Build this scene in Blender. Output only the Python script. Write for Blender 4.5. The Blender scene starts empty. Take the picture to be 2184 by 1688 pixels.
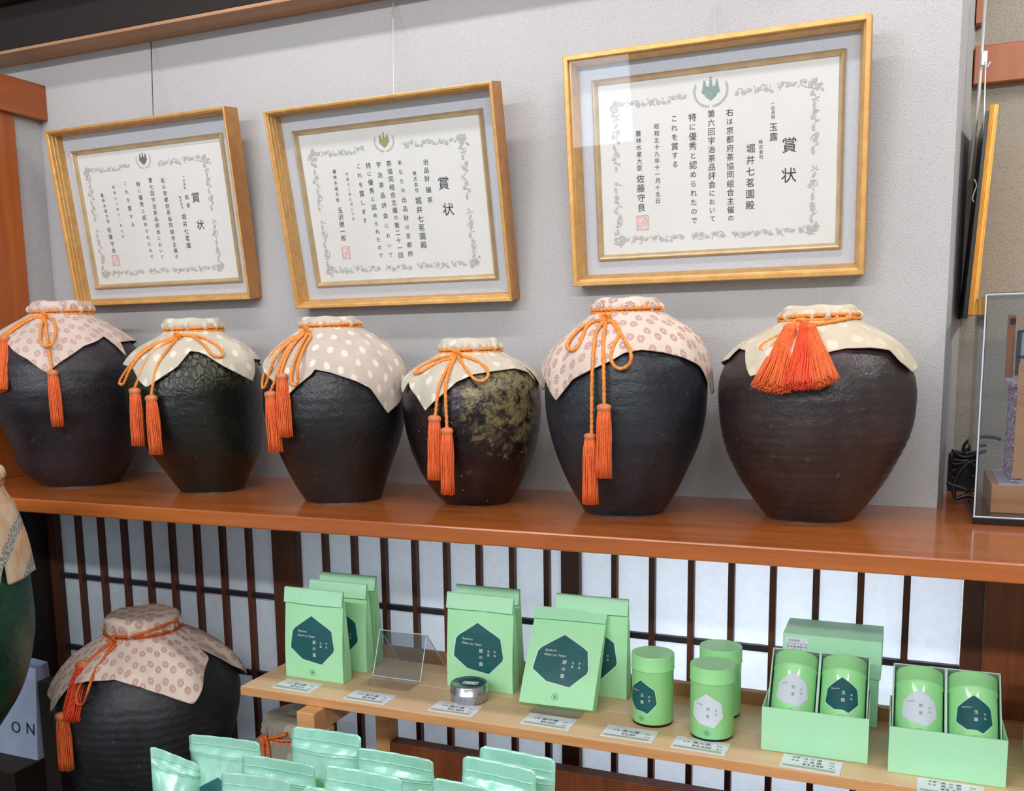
import bpy, bmesh, math, random
import numpy as np
from mathutils import Vector, Matrix
random.seed(7)
PI = math.pi
sc = bpy.context.scene
col = sc.collection

# ------------------------------------------------------------------ camera
FPX, PX, PY = 2075.735, 1035.835, 1037.813
RW = np.array([[0.9167394467, 0.3990964060, -0.0176308117],
               [0.0423169604, -0.1408997878, -0.9891190650],
               [-0.3972380415, 0.9060183820, -0.1460569403]])
CAM = np.array([0.0, 0.0, 1.5])
cd = bpy.data.cameras.new('camera'); cam = bpy.data.objects.new('camera', cd); col.objects.link(cam)
cd.sensor_fit = 'HORIZONTAL'; cd.sensor_width = 36.0; cd.lens = FPX / 2184 * 36.0
cd.shift_x = (1092 - PX) / 2184; cd.shift_y = (PY - 844) / 2184; cd.clip_start = 0.05
cam.matrix_world = Matrix(((RW[0][0], -RW[1][0], -RW[2][0], CAM[0]),
                           (RW[0][1], -RW[1][1], -RW[2][1], CAM[1]),
                           (RW[0][2], -RW[1][2], -RW[2][2], CAM[2]), (0, 0, 0, 1)))
sc.camera = cam
# ------------------------------------------------------------------ light
sc.view_settings.view_transform = 'Standard'; sc.view_settings.look = 'None'
sc.view_settings.gamma = 1.0; sc.view_settings.use_curve_mapping = False
sc.view_settings.exposure = 0.0
wd = bpy.data.worlds.new('world'); sc.world = wd; wd.use_nodes = True
wd.node_tree.nodes['Background'].inputs[0].default_value = (0.92, 0.965, 1.0, 1)
wd.node_tree.nodes['Background'].inputs[1].default_value = 0.42
def area(name, loc, target, sx, sy, power, color=(1, 1, 1)):
    l = bpy.data.lights.new(name, 'AREA'); l.shape = 'RECTANGLE'; l.size = sx; l.size_y = sy
    l.energy = power; l.color = color
    o = bpy.data.objects.new(name, l); col.objects.link(o); o.location = loc
    o.rotation_euler = (Vector(target) - Vector(loc)).to_track_quat('-Z', 'Y').to_euler()
    return o
area('ceiling_tube_light', (-1.2, -1.45, 2.93), (-1.0, 1.9, 1.4), 2.6, 0.12, 66, (1.0, 0.98, 0.99))
area('ceiling_tube_light', (1.0, -1.45, 2.93), (0.2, 1.9, 1.2), 1.4, 0.12, 50, (1.0, 0.98, 0.99))
area('doorway_light', (-2.2, -2.6, 2.2), (-0.9, 1.9, 1.35), 0.9, 1.3, 26, (0.74, 0.86, 1.0))
area('cove_light', (-0.75, 1.15, 2.9), (-0.75, 2.05, 1.95), 2.4, 0.08, 17, (1.0, 0.95, 0.98))
area('recess_light', (1.15, 1.75, 2.75), (0.1, 2.25, 1.8), 0.3, 0.1, 12, (1.0, 0.97, 0.95))
area('backlight', (-0.18, 2.50, 0.86), (-0.18, 1.9, 0.82), 0.75, 0.5, 17, (0.95, 0.98, 1.0))
area('backlight', (-0.95, 2.50, 0.90), (-0.98, 1.9, 0.88), 0.5, 0.45, 3.4, (0.92, 0.97, 1.0))

# ------------------------------------------------------------------ pixel of a 2184 x 1688 view -> world point
KI = np.linalg.inv(np.array([[FPX, 0, PX], [0, FPX, PY], [0, 0, 1.0]]) @ RW)
def ray(p): return KI @ np.array([p[0], p[1], 1.0])
def on_y(p, Y): d = ray(p); return CAM + d * (Y / d[1])
def on_z(p, Z): d = ray(p); return CAM + d * ((Z - 1.5) / d[2])
def on_x(p, X): d = ray(p); return CAM + d * (X / d[0])
def zo(x0, y0, s):
    return lambda x, y: (x0 + x / s, y0 + y / s)

# ------------------------------------------------------------------ objects
def mesh_obj(name, V, F, m=None, parent=None, smooth=False, uvs=None, matidx=None):
    me = bpy.data.meshes.new(name)
    me.from_pydata([tuple(map(float, v)) for v in V], [], [tuple(f) for f in F])
    for k in (m if isinstance(m, (list, tuple)) else [m]):
        if k: me.materials.append(k)
    if smooth: me.polygons.foreach_set('use_smooth', [True] * len(me.polygons))
    if matidx is not None: me.polygons.foreach_set('material_index', matidx)
    if uvs is not None:
        ul = me.uv_layers.new(name='UVMap')
        ul.data.foreach_set('uv', [c for l in me.loops for c in uvs[l.vertex_index]])
    me.update()
    o = bpy.data.objects.new(name, me); col.objects.link(o)
    if parent: o.parent = parent
    return o
def tag(o, label=None, cat=None, group=None, kind=None):
    if label: o['label'] = label
    if cat: o['category'] = cat
    if group: o['group'] = group
    if kind: o['kind'] = kind
    return o
def empty(name, loc, label=None, cat=None, group=None, kind=None, rot=(0, 0, 0)):
    o = bpy.data.objects.new(name, None); col.objects.link(o); o.location = loc; o.rotation_euler = rot
    o.empty_display_size = 0.05
    return tag(o, label, cat, group, kind)
def world_children(root, obs):
    """parts modelled in world space under an unrotated Empty"""
    for o in obs:
        o.parent = root; o.matrix_parent_inverse = Matrix.Translation(-Vector(root.location))
class MB:
    def __init__(s): s.V = []; s.F = []
    def add(s, V, F):
        n = len(s.V); s.V += [tuple(v) for v in V]; s.F += [tuple(i + n for i in f) for f in F]; return s
    def box(s, x0, x1, y0, y1, z0, z1):
        return s.add([(x, y, z) for x in (x0, x1) for y in (y0, y1) for z in (z0, z1)],
                     [(0, 1, 3, 2), (4, 6, 7, 5), (0, 4, 5, 1), (2, 3, 7, 6), (0, 2, 6, 4), (1, 5, 7, 3)])
    def build(s, name, m, parent=None, smooth=False, bevel=0):
        o = mesh_obj(name, s.V, s.F, m, parent, smooth)
        if bevel:
            b = o.modifiers.new('b', 'BEVEL'); b.width = bevel; b.segments = 2; b.limit_method = 'ANGLE'
        return o
def box(name, b, m, parent=None, bevel=0): return MB().box(*b).build(name, m, parent, bevel=bevel)
def tube(mb, pts, r, n=8, twist=0, amp=0, cap=True, r1=None):
    P = np.array(pts, float); k = len(P)
    T = np.gradient(P, axis=0); T /= np.linalg.norm(T, axis=1)[:, None] + 1e-12
    up = np.array([0.31, 0.22, 0.93]); u = np.cross(T[0], up)
    if np.linalg.norm(u) < .1: u = np.cross(T[0], [1, 0, 0])
    u /= np.linalg.norm(u); V = []; s = 0
    for i in range(k):
        u = u - T[i] * (u @ T[i]); u /= np.linalg.norm(u) + 1e-12; w = np.cross(T[i], u)
        if i: s += np.linalg.norm(P[i] - P[i - 1])
        rr = r if r1 is None else r + (r1 - r) * i / (k - 1)
        for j in range(n):
            a = 2 * PI * j / n
            q = rr * (1 + amp * math.cos(2 * a - twist * s)) if amp else rr
            V.append(P[i] + q * (u * math.cos(a) + w * math.sin(a)))
    F = [(i * n + j, i * n + (j + 1) % n, (i + 1) * n + (j + 1) % n, (i + 1) * n + j) for i in range(k - 1) for j in range(n)]
    if cap: F += [tuple(range(n))[::-1], tuple(range((k - 1) * n, k * n))]
    return mb.add(V, F)
def catmull(P, step=0.004):
    P = [np.array(p, float) for p in P]
    if len(P) < 3: 
        n = max(2, int(np.linalg.norm(P[1] - P[0]) / step)); return [P[0] + (P[1] - P[0]) * i / n for i in range(n + 1)]
    Q = [2 * P[0] - P[1]] + P + [2 * P[-1] - P[-2]]; out = []
    for i in range(1, len(Q) - 2):
        a, b, c, d = Q[i - 1:i + 3]; n = max(2, int(np.linalg.norm(c - b) / step))
        for t in np.arange(n) / n:
            out.append(.5 * (2 * b + (c - a) * t + (2 * a - 5 * b + 4 * c - d) * t * t + (3 * b - a - 3 * c + d) * t ** 3))
    out.append(P[-1]); return out
def lathe(mb, prof, cx=0, cy=0, n=48):
    V = []; F = []
    for r, z in prof:
        V += [(cx + r * math.cos(2 * PI * j / n), cy + r * math.sin(2 * PI * j / n), z) for j in range(n)]
    for i in range(len(prof) - 1):
        F += [(i * n + j, i * n + (j + 1) % n, (i + 1) * n + (j + 1) % n, (i + 1) * n + j) for j in range(n)]
    return mb.add(V, F)

# ------------------------------------------------------------------ materials
def S(c): return tuple(((x / 255) / 12.92 if x / 255 <= .04045 else ((x / 255 + .055) / 1.055) ** 2.4) for x in c) + (1,)
class NT:
    def __init__(s, m): s.t = m.node_tree; s.n = s.t.nodes; s.l = s.t.links; s.b = s.n['Principled BSDF']
    def new(s, t, **k):
        n = s.n.new(t)
        for a, v in k.items(): setattr(n, a, v)
        return n
    def put(s, sock, v):
        if hasattr(v, 'is_output') or isinstance(v, bpy.types.NodeSocket): s.l.new(v, sock)
        else: sock.default_value = v
    def m(s, op, a, b=0.0, c=0.0):
        n = s.new('ShaderNodeMath', operation=op); s.put(n.inputs[0], a); s.put(n.inputs[1], b); s.put(n.inputs[2], c); return n.outputs[0]
    def mix(s, f, a, b):
        n = s.new('ShaderNodeMix', data_type='RGBA'); s.put(n.inputs[0], f); s.put(n.inputs[6], a); s.put(n.inputs[7], b); return n.outputs[2]
    def co(s, kind='Object', scale=(1, 1, 1), rot=(0, 0, 0)):
        t = s.new('ShaderNodeTexCoord'); mp = s.new('ShaderNodeMapping'); s.l.new(t.outputs[kind], mp.inputs[0])
        mp.inputs['Scale'].default_value = scale; mp.inputs['Rotation'].default_value = rot; return mp.outputs[0]
    def noise(s, v, scale, detail=4, rough=.55, dist=0):
        n = s.new('ShaderNodeTexNoise'); s.l.new(v, n.inputs['Vector']); n.inputs['Scale'].default_value = scale
        n.inputs['Detail'].default_value = detail; n.inputs['Roughness'].default_value = rough; n.inputs['Distortion'].default_value = dist
        return n.outputs[0]
    def ramp(s, f, stops):
        n = s.new('ShaderNodeValToRGB'); s.l.new(f, n.inputs[0]); e = n.color_ramp.elements
        while len(e) < len(stops): e.new(.5)
        for k, (p, c) in enumerate(stops): e[k].position = p; e[k].color = c if len(c) == 4 else S(c)
        return n.outputs[0]
    def step(s, f, a, b):
        n = s.new('ShaderNodeMapRange'); n.interpolation_type = 'SMOOTHSTEP'; s.put(n.inputs[0], f); n.inputs[1].default_value = a; n.inputs[2].default_value = b; return n.outputs[0]
    def bump(s, h, st=.3, d=.002):
        n = s.new('ShaderNodeBump'); s.l.new(h, n.inputs['Height']); n.inputs['Strength'].default_value = st; n.inputs['Distance'].default_value = d
        s.l.new(n.outputs[0], s.b.inputs['Normal'])
    def sep(s, v):
        n = s.new('ShaderNodeSeparateXYZ'); s.l.new(v, n.inputs[0]); return n.outputs
MATS = {}
def mat(name, c=(200, 200, 200), rough=.6, metal=0, spec=None, coat=0):
    m = bpy.data.materials.new(name); m.use_nodes = True; k = NT(m)
    k.b.inputs['Base Color'].default_value = S(c); k.b.inputs['Roughness'].default_value = rough; k.b.inputs['Metallic'].default_value = metal
    if spec is not None: k.b.inputs['Specular IOR Level'].default_value = spec
    if coat: k.b.inputs['Coat Weight'].default_value = coat
    MATS[name] = m; m['nt'] = 0
    return m, k
def simple(name, c, rough=.6, metal=0, var=.06, scale=30, bump=0, **kw):
    m, k = mat(name, c, rough, metal, **kw); v = k.co()
    n = k.noise(v, scale, 4)
    lo = tuple(max(0, x * (1 - var)) for x in c); hi = tuple(min(255, x * (1 + var)) for x in c)
    k.l.new(k.ramp(n, [(.3, lo), (.7, hi)]), k.b.inputs['Base Color'])
    if bump: k.bump(n, bump, .001)
    return m
def wood(name, c1, c2, rough=.35, axis='X', sc_=1.0, coat=0, contrast=1.0):
    m, k = mat(name, c1, rough, coat=coat)
    s = {'X': (1.2, 18, 18), 'Y': (18, 1.2, 18), 'Z': (18, 18, 1.2)}[axis]
    v = k.co(scale=tuple(a * sc_ for a in s)); n1 = k.noise(v, 2.0, 6, .6, .6)
    v2 = k.co(scale=tuple(a * sc_ * .25 for a in s)); n2 = k.noise(v2, 1.5, 3, .5, .3)
    f = k.m('ADD', k.m('MULTIPLY', n1, .6), k.m('MULTIPLY', n2, .4))
    w = .16 / contrast
    k.l.new(k.ramp(f, [(.5 - w, c1), (.5 + w, c2)]), k.b.inputs['Base Color'])
    k.bump(n1, .12, .0006)
    return m
# plaster
def plaster(name, c):
    m, k = mat(name, c, .9, spec=.2); v = k.co()
    n = k.noise(v, 420, 2, .6); sp = k.noise(v, 260, 2, .7); big = k.noise(v, 2.2, 3)
    base = k.ramp(big, [(.3, tuple(x * .965 for x in c)), (.7, c)])
    base = k.mix(k.m('MULTIPLY', k.step(sp, .63, .69), .5), base, S(tuple(x * .55 for x in c)))
    base = k.mix(k.m('MULTIPLY', k.step(n, .52, .72), .55), base, S(tuple(x * .7 for x in c)))
    k.l.new(base, k.b.inputs['Base Color']); k.bump(k.m('ADD', n, k.m('MULTIPLY', sp, .8)), .7, .002)
    return m
M_wall = plaster('speckled_plaster', (188, 188, 188))
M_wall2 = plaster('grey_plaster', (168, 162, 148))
M_redwood = wood('red_brown_wood', (152, 80, 34), (186, 106, 50), .16, 'X', coat=.2)
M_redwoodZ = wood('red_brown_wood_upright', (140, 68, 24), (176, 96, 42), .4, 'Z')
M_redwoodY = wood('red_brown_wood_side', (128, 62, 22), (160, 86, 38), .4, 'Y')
M_beam = wood('black_beam_wood', (16, 9, 5), (26, 15, 9), .8, 'X')
M_darkwood = wood('dark_beam_wood', (44, 26, 16), (62, 38, 24), .5, 'X')
M_darkwoodZ = wood('dark_upright_wood', (62, 32, 16), (96, 50, 24), .5, 'Z')
M_panelwood = wood('brown_panel_wood', (96, 48, 18), (140, 74, 32), .5, 'Z', 1.6)
M_blackwood = wood('black_brown_wood', (30, 22, 15), (46, 34, 24), .6, 'Z')
M_lattice = wood('lattice_wood', (70, 34, 22), (96, 48, 30), .5, 'Z')
M_lattice_dark = wood('dark_lattice_wood', (28, 22, 34), (44, 32, 40), .5, 'X')
M_lightwood = wood('light_table_wood', (218, 182, 140), (230, 198, 158), .42, 'X', 1.4, contrast=.8)
M_lightwood2 = wood('pale_table_wood', (212, 174, 130), (224, 188, 146), .42, 'X', 1.4, contrast=.8)
M_edgewood = wood('table_edge_wood', (188, 128, 78), (216, 162, 108), .5, 'X', 1.6)
M_cedar = wood('cedar_wood', (196, 124, 70), (226, 164, 104), .5, 'X', .8, contrast=1.4)
M_gold, _k = mat('gold_frame_paint', (206, 156, 84), .4, .4)
_n = _k.noise(_k.co(scale=(4, 4, 4)), 12, 5); _k.l.new(_k.ramp(_n, [(.3, (206, 154, 86)), (.7, (226, 180, 110))]), _k.b.inputs['Base Color'])
M_goldside, _k = mat('brown_gold_paint', (176, 118, 58), .45, .3)
_n = _k.noise(_k.co(scale=(4, 4, 4)), 9, 4); _k.l.new(_k.ramp(_n, [(.3, (176, 122, 66)), (.7, (196, 140, 82))]), _k.b.inputs['Base Color'])
M_champ = simple('champagne_fillet', (206, 182, 140), .35, .6)
M_mat = simple('silver_grey_mat_board', (198, 202, 206), .8, 0, .03, 160, .2)
M_paper = simple('certificate_paper', (226, 223, 214), .8, 0, .012, 8)
M_ink = simple('black_ink', (44, 44, 48), .6, 0, .02)
M_orn = simple('grey_ornament_ink', (184, 184, 178), .7, 0, .08, 300)
M_seal = simple('red_seal_ink', (222, 150, 140), .7, 0, .05, 200)
M_green, _k = mat('green_paper', (150, 222, 150), .62)
_v = _k.co(); _n = _k.noise(_v, 9, 3); _k.l.new(_k.ramp(_n, [(.3, (168, 232, 176)), (.7, (178, 238, 186))]), _k.b.inputs['Base Color'])
_k.bump(_k.noise(_v, 14, 3), .35, .004)
M_green2 = simple('green_card', (176, 236, 192), .55, 0, .015, 8)
M_tin = simple('green_tin_paint', (156, 228, 154), .45, 0, .015, 8, coat=.15)
M_greengrey = simple('pale_green_lining', (190, 220, 205), .6, 0, .02, 8)
M_teal = simple('teal_label', (18, 88, 92), .55, 0, .04, 20)
M_pale = simple('pale_label', (214, 226, 236), .6, 0, .01, 20)
M_labeledge = simple('pale_green_label_edge', (200, 240, 208), .6, 0, .01)
M_white = simple('white_print', (240, 244, 240), .6, 0, .01)
M_greyprint = simple('grey_print', (104, 116, 112), .6, 0, .02)
M_greenprint = simple('dark_green_print', (70, 130, 90), .6, 0, .02)
M_card = simple('price_card_paper', (226, 232, 240), .5, 0, .01)
M_cardgreen = simple('price_card_green_strip', (168, 186, 158), .5, 0, .02)
M_steel, _k = mat('brushed_steel', (190, 192, 196), .28, .9)
M_black = simple('black_plastic', (18, 19, 20), .35, 0, .05)
M_blackbase = simple('black_lacquer_base', (24, 26, 28), .2, 0, .05)
M_orange = simple('orange_silk', (226, 104, 48), .55, 0, .10, 220, .2)
M_cord = simple('gold_orange_cord', (222, 136, 56), .6, 0, .14, 240, .3)
M_cordred = simple('red_orange_cord', (204, 96, 38), .6, 0, .14, 240, .3)
M_tasselred = simple('bright_red_orange_silk', (226, 74, 32), .55, 0, .08, 220, .2)
M_knob = simple('copper_orange_silk', (200, 116, 72), .5, 0, .08, 220, .2)
M_silver, _k = mat('silver_rail_paint', (200, 202, 198), .35, .3)
M_bluebag = simple('blue_white_paper_bag', (176, 190, 216), .7, 0, .05, 14, .3)
def glass(name, tint=(235, 240, 245), alpha=.06, rough=.02):
    m = bpy.data.materials.new(name); m.use_nodes = True; n = m.node_tree.nodes; l = m.node_tree.links
    b = n['Principled BSDF']; out = n['Material Output']
    tr = n.new('ShaderNodeBsdfTransparent'); tr.inputs[0].default_value = S(tint)
    gl = n.new('ShaderNodeBsdfGlossy'); gl.inputs['Roughness'].default_value = rough
    fr = n.new('ShaderNodeLayerWeight'); fr.inputs[0].default_value = .5
    pw = n.new('ShaderNodeMath'); pw.operation = 'POWER'; pw.inputs[1].default_value = 5; l.new(fr.outputs['Facing'], pw.inputs[0])
    ad = n.new('ShaderNodeMath'); ad.operation = 'MULTIPLY_ADD'; ad.inputs[1].default_value = .9; ad.inputs[2].default_value = .045 + alpha; l.new(pw.outputs[0], ad.inputs[0])
    mx = n.new('ShaderNodeMixShader'); l.new(ad.outputs[0], mx.inputs[0]); l.new(tr.outputs[0], mx.inputs[1]); l.new(gl.outputs[0], mx.inputs[2])
    l.new(mx.outputs[0], out.inputs[0]); n.remove(b); return m
M_glass = glass('frame_glass', (250, 252, 255), .0)
M_acry = glass('clear_acrylic', (238, 242, 246), .03)
M_acryedge, _k = mat('acrylic_edge', (196, 208, 218), .25)
# washi paper: diffuse + translucent
M_washi = bpy.data.materials.new('washi_paper'); M_washi.use_nodes = True
_nt = M_washi.node_tree; _b = _nt.nodes['Principled BSDF']; _b.inputs['Roughness'].default_value = .8
_kk = NT(M_washi); _w = _kk.ramp(_kk.noise(_kk.co(), 60, 5), [(.3, (196, 206, 210)), (.7, (214, 222, 226))]); _kk.l.new(_w, _b.inputs['Base Color'])
_tl = _nt.nodes.new('ShaderNodeBsdfTranslucent'); _tl.inputs[0].default_value = S((232, 238, 246))
_mx = _nt.nodes.new('ShaderNodeMixShader'); _mx.inputs[0].default_value = .45
_nt.links.new(_b.outputs[0], _mx.inputs[1]); _nt.links.new(_tl.outputs[0], _mx.inputs[2]); _nt.links.new(_mx.outputs[0], _nt.nodes['Material Output'].inputs[0])
# pouches
M_pouch, _k = mat('mint_foil_pouch', (140, 206, 180), .28, .15, coat=.5)
_v = _k.co(); _n = _k.noise(_v, 22, 5, .6, 1.2); _k.l.new(_k.ramp(_n, [(.3, (146, 208, 186)), (.7, (172, 226, 208))]), _k.b.inputs['Base Color']); _k.bump(_n, .35, .003)
M_pouchgreen = simple('grass_green_label', (120, 196, 120), .4, 0, .05, 20)

def stoneware(name, base, hi, rough=.4, patch=None, crackle=None, top=None, ring=.08, seed=0.0, spec=.5, specks=False):
    """base/hi glaze colours; patch=(colour, axis direction, threshold) ash glaze on one side; crackle near the shoulder"""
    m, k = mat(name, base, rough, spec=spec); v = k.co()
    mp = k.new('ShaderNodeVectorMath', operation='ADD'); k.l.new(v, mp.inputs[0]); mp.inputs[1].default_value = (seed, seed * .7, 0); v = mp.outputs[0]
    xyz = k.sep(k.co()); n1 = k.noise(v, 9, 6, .62, .4); n2 = k.noise(v, 60, 5, .7)
    c = k.ramp(n1, [(.32, base), (.68, hi)])
    c = k.mix(k.m('MULTIPLY', k.step(n2, .60, .72), .35), c, S(tuple(min(255, x * 1.9 + 12) for x in hi)))
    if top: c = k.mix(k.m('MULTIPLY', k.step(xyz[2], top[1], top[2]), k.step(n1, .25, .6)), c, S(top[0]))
    r = rough
    if patch:
        d = k.m('ADD', k.m('MULTIPLY', xyz[0], patch[1][0]), k.m('ADD', k.m('MULTIPLY', xyz[1], patch[1][1]), k.m('MULTIPLY', xyz[2], patch[1][2])))
        f = k.step(k.m('ADD', d, k.m('MULTIPLY', k.noise(v, 26, 6, .75, .5), .36)), patch[2], patch[2] + .07)
        c = k.mix(k.m('MULTIPLY', f, k.step(n2, .36, .56)), c, S(patch[0]))
    if specks: c = k.mix(k.m('MULTIPLY', k.step(k.noise(v, 130, 1, .3), .765, .785), .8), c, S((190, 186, 176)))
    h = k.m('ADD', k.m('MULTIPLY', n2, .9), k.m('MULTIPLY', n1, .8)); h = k.m('ADD', h, k.m('MULTIPLY', k.noise(v, 150, 3, .6), .35))
    w = k.new('ShaderNodeTexWave'); w.bands_direction = 'Z'; w.inputs['Scale'].default_value = 16; w.inputs['Distortion'].default_value = 3; w.inputs['Detail'].default_value = 3
    w.inputs['Detail Scale'].default_value = .6
    k.l.new(v, w.inputs[0]); h = k.m('ADD', h, k.m('MULTIPLY', w.outputs[1], ring))
    if crackle:
        vo = k.new('ShaderNodeTexVoronoi'); vo.feature = 'DISTANCE_TO_EDGE'; vo.inputs['Scale'].default_value = 75
        sv = k.new('ShaderNodeMapping'); sv.inputs['Scale'].default_value = (1, 1, .55); k.l.new(v, sv.inputs[0]); k.l.new(sv.outputs[0], vo.inputs['Vector'])
        f = k.m('MULTIPLY', k.step(xyz[2], crackle[1], crackle[2]), k.step(vo.outputs[0], .02, .16))
        c = k.mix(k.m('MULTIPLY', f, .75), c, S(crackle[0])); h = k.m('ADD', h, k.m('MULTIPLY', f, 1.2))
    k.l.new(c, k.b.inputs['Base Color']); k.bump(h, .5, .0045)
    rr = k.new('ShaderNodeMapRange'); k.l.new(n2, rr.inputs[0]); rr.inputs[3].default_value = rough * .7; rr.inputs[4].default_value = rough * 1.5; k.l.new(rr.outputs[0], k.b.inputs['Roughness'])
    return m
def cloth_mat(name, base, ink, style, freq, rot=.3, soil=(200, 178, 140)):
    m, k = mat(name, base, .9, spec=.15)
    v = k.co('UV', (freq, freq, 1), (0, 0, rot)); xyz = k.sep(v)
    masks = []
    for off in (0.0, .5):
        fx = k.m('SUBTRACT', k.m('FRACT', k.m('ADD', xyz[0], off)), .5); fy = k.m('SUBTRACT', k.m('FRACT', k.m('ADD', xyz[1], off)), .5)
        if style == 'flower': fx = k.m('ADD', fx, .06 if off else -.12)
        d = k.m('SQRT', k.m('ADD', k.m('MULTIPLY', fx, fx), k.m('MULTIPLY', fy, fy)))
        if style == 'dot': masks.append(k.m('SUBTRACT', 1, k.step(d, .135, .165)))
        else:
            a = k.m('ARCTAN2', fy, fx); pet = k.m('ABSOLUTE', k.m('COSINE', k.m('MULTIPLY', a, 5.0)))
            R_ = k.m('ADD', .18, k.m('MULTIPLY', pet, .06)); out = k.m('SUBTRACT', 1, k.step(k.m('SUBTRACT', d, R_), -.03, .01))
            inn = k.step(d, .03, .06); line = k.step(pet, .35, .62)
            masks.append(k.m('MULTIPLY', out, k.m('MULTIPLY', inn, line)))
    f = k.m('MAXIMUM', masks[0], masks[1])
    vv = k.co('UV', (6, 6, 6)); big = k.noise(vv, 1.6, 4, .6)
    b = k.ramp(big, [(.35, tuple(x * .93 for x in base)), (.65, base)])
    if style == 'flower': f = k.m('MULTIPLY', f, k.m('ADD', .35, k.m('MULTIPLY', big, .75)))
    c = k.mix(f, b, S(ink))
    k.l.new(c, k.b.inputs['Base Color'])
    wv = k.noise(k.co('UV', (900, 900, 1)), 1, 2); k.bump(wv, .15, .0004)
    return m
M_dots = cloth_mat('white_dotted_linen', (196, 184, 170), (216, 208, 196), 'dot', 18, .5)
M_dots2 = cloth_mat('white_dotted_grey_linen', (200, 192, 174), (216, 210, 196), 'dot', 16, .2)
M_dots3 = cloth_mat('cream_damask', (206, 195, 172), (213, 203, 182), 'dot', 13, .2)
M_flower = cloth_mat('pink_flower_cloth', (208, 192, 180), (176, 118, 114), 'flower', 23, .4)
M_flower2 = cloth_mat('rose_flower_cloth', (218, 200, 186), (154, 96, 94), 'flower', 23, .9)
M_plain = cloth_mat('taupe_cloth', (146, 140, 126), (172, 166, 150), 'dot', 9, .3)
# striped brocade
M_brocade, _k = mat('striped_brocade', (206, 184, 156), .9, spec=.15)
_v = _k.co('UV', (1, 1, 1), (0, 0, 2.35)); _x = _k.sep(_v); _f = _k.m('FRACT', _k.m('MULTIPLY', _x[0], 11)); _st = _k.m('MULTIPLY', _k.step(_f, .55, .58), _k.m('SUBTRACT', 1, _k.step(_f, .83, .86)))
_n = _k.noise(_k.co('UV', (160, 160, 1)), 1, 3, .7); _c = _k.ramp(_k.noise(_k.co('UV', (30, 30, 1)), 1, 3), [(.35, (208, 160, 120)), (.65, (206, 190, 164))])
_c = _k.mix(_st, _c, _k.ramp(_n, [(.45, (108, 110, 112)), (.55, (190, 188, 180))])); _k.l.new(_c, _k.b.inputs['Base Color'])

# ------------------------------------------------------------------ writing
GL = {}
def glyph(ch):
    if ch not in GL:
        cu = bpy.data.curves.new('t', 'FONT'); cu.body = ch; cu.size = 1; cu.resolution_u = 2; cu.fill_mode = 'FRONT'
        o = bpy.data.objects.new('t', cu); col.objects.link(o)
        dg = bpy.context.evaluated_depsgraph_get(); me = bpy.data.meshes.new_from_object(o.evaluated_get(dg))
        V = np.array([v.co[:2] for v in me.vertices]) if len(me.vertices) else np.zeros((0, 2))
        F = [tuple(p.vertices) for p in me.polygons]
        bpy.data.objects.remove(o); bpy.data.curves.remove(cu); bpy.data.meshes.remove(me)
        GL[ch] = (V, F)
    return GL[ch]
def put_char(mb, ch, x, z, size, fn):
    V, F = glyph(ch)
    if not len(V): return
    c = (V.min(0) + V.max(0)) / 2; W = (V - c) * size
    mb.add([fn(x + a, z + b) for a, b in W], F)
def put_line(mb, s, x, z, size, fn, align='L'):
    """one horizontal line, Latin text"""
    adv = 0; out = []
    for ch in s:
        V, F = glyph(ch)
        if len(V): out.append((ch, adv + (V[:, 0].max() - V[:, 0].min()) / 2, (V[:, 1].min() + V[:, 1].max()) / 2)); adv += V[:, 0].max() - V[:, 0].min() + .09
        else: adv += .35
    o = -adv / 2 if align == 'C' else 0
    for ch, a, b in out: put_char(mb, ch, x + (o + a) * size, z + b * size, size, fn)

# ------------------------------------------------------------------ setting
ZS = 1.168; WY = 2.05; XL = -2.198; XC = 0.054; SH = 1.96; ZG = 0.785
def struct(name, o): o.name = name; return tag(o, kind='structure')
struct('wall_back', box('wall_back', (XL - .8, XC, WY, WY + .06, ZS - .02, 2.62), M_wall))
# recess on the right: splayed reveal and its back wall
YR = 2.42
rc = on_y((2043, 770), YR)[0]
mb = MB(); zz0, zz1 = ZS - .02, 2.7
mb.add([(XC, WY, zz0), (rc, YR, zz0), (rc, YR, zz1), (XC, WY, zz1), (XC - .02, WY + .05, zz0), (rc - .03, YR + .05, zz0), (rc - .03, YR + .05, zz1), (XC - .02, WY + .05, zz1)],
       [(0, 1, 2, 3), (4, 7, 6, 5), (0, 4, 5, 1), (3, 2, 6, 7)])
struct('wall_right', mb.build('wall_right', M_wall))
struct('wall_recess', box('wall_recess', (rc - .03, 1.6, YR, YR + .05, ZS - .02, 2.7), M_wall2))
struct('wall_left', box('wall_left', (XL - .06, XL, 0.9, WY + .06, ZS - .02, 2.212), M_wall))
# posts and rails
t1 = struct('trim_1', box('trim_1', (XL - .02, XL + .012, 1.72, 1.953, ZS, 2.14), M_redwoodZ, bevel=.002))
za = on_x((40, 166), XL + .03)[2]; zb_ = on_x((50, 245), XL + .03)[2]
struct('trim_2', box('trim_2', (XL - .02, XL + .028, 1.5, WY, zb_, za), M_redwoodY, bevel=.002))
struct('trim_3', box('trim_3', (XL - .8, XC, 1.958, WY, 2.268, 2.276), wood('painted_lit_underside', (150, 108, 76), (178, 136, 100), .6, 'X'), bevel=.001))  # beam underside as a thin strip; its lit look is put into the lighter brown
struct('trim_9', box('trim_9', (XL - .8, XC, 1.959, WY, 2.2765, 2.385), M_beam, bevel=.002))
struct('trim_4', box('trim_4', (XL - .8, XC, 1.90, WY + .02, 2.388, 2.62), M_darkwood, bevel=.002))
struct('baseboard_left', box('baseboard_left', (XL - .06, XL, 0.9, 2.0, 0.0, ZS - .035), M_blackwood))
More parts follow.
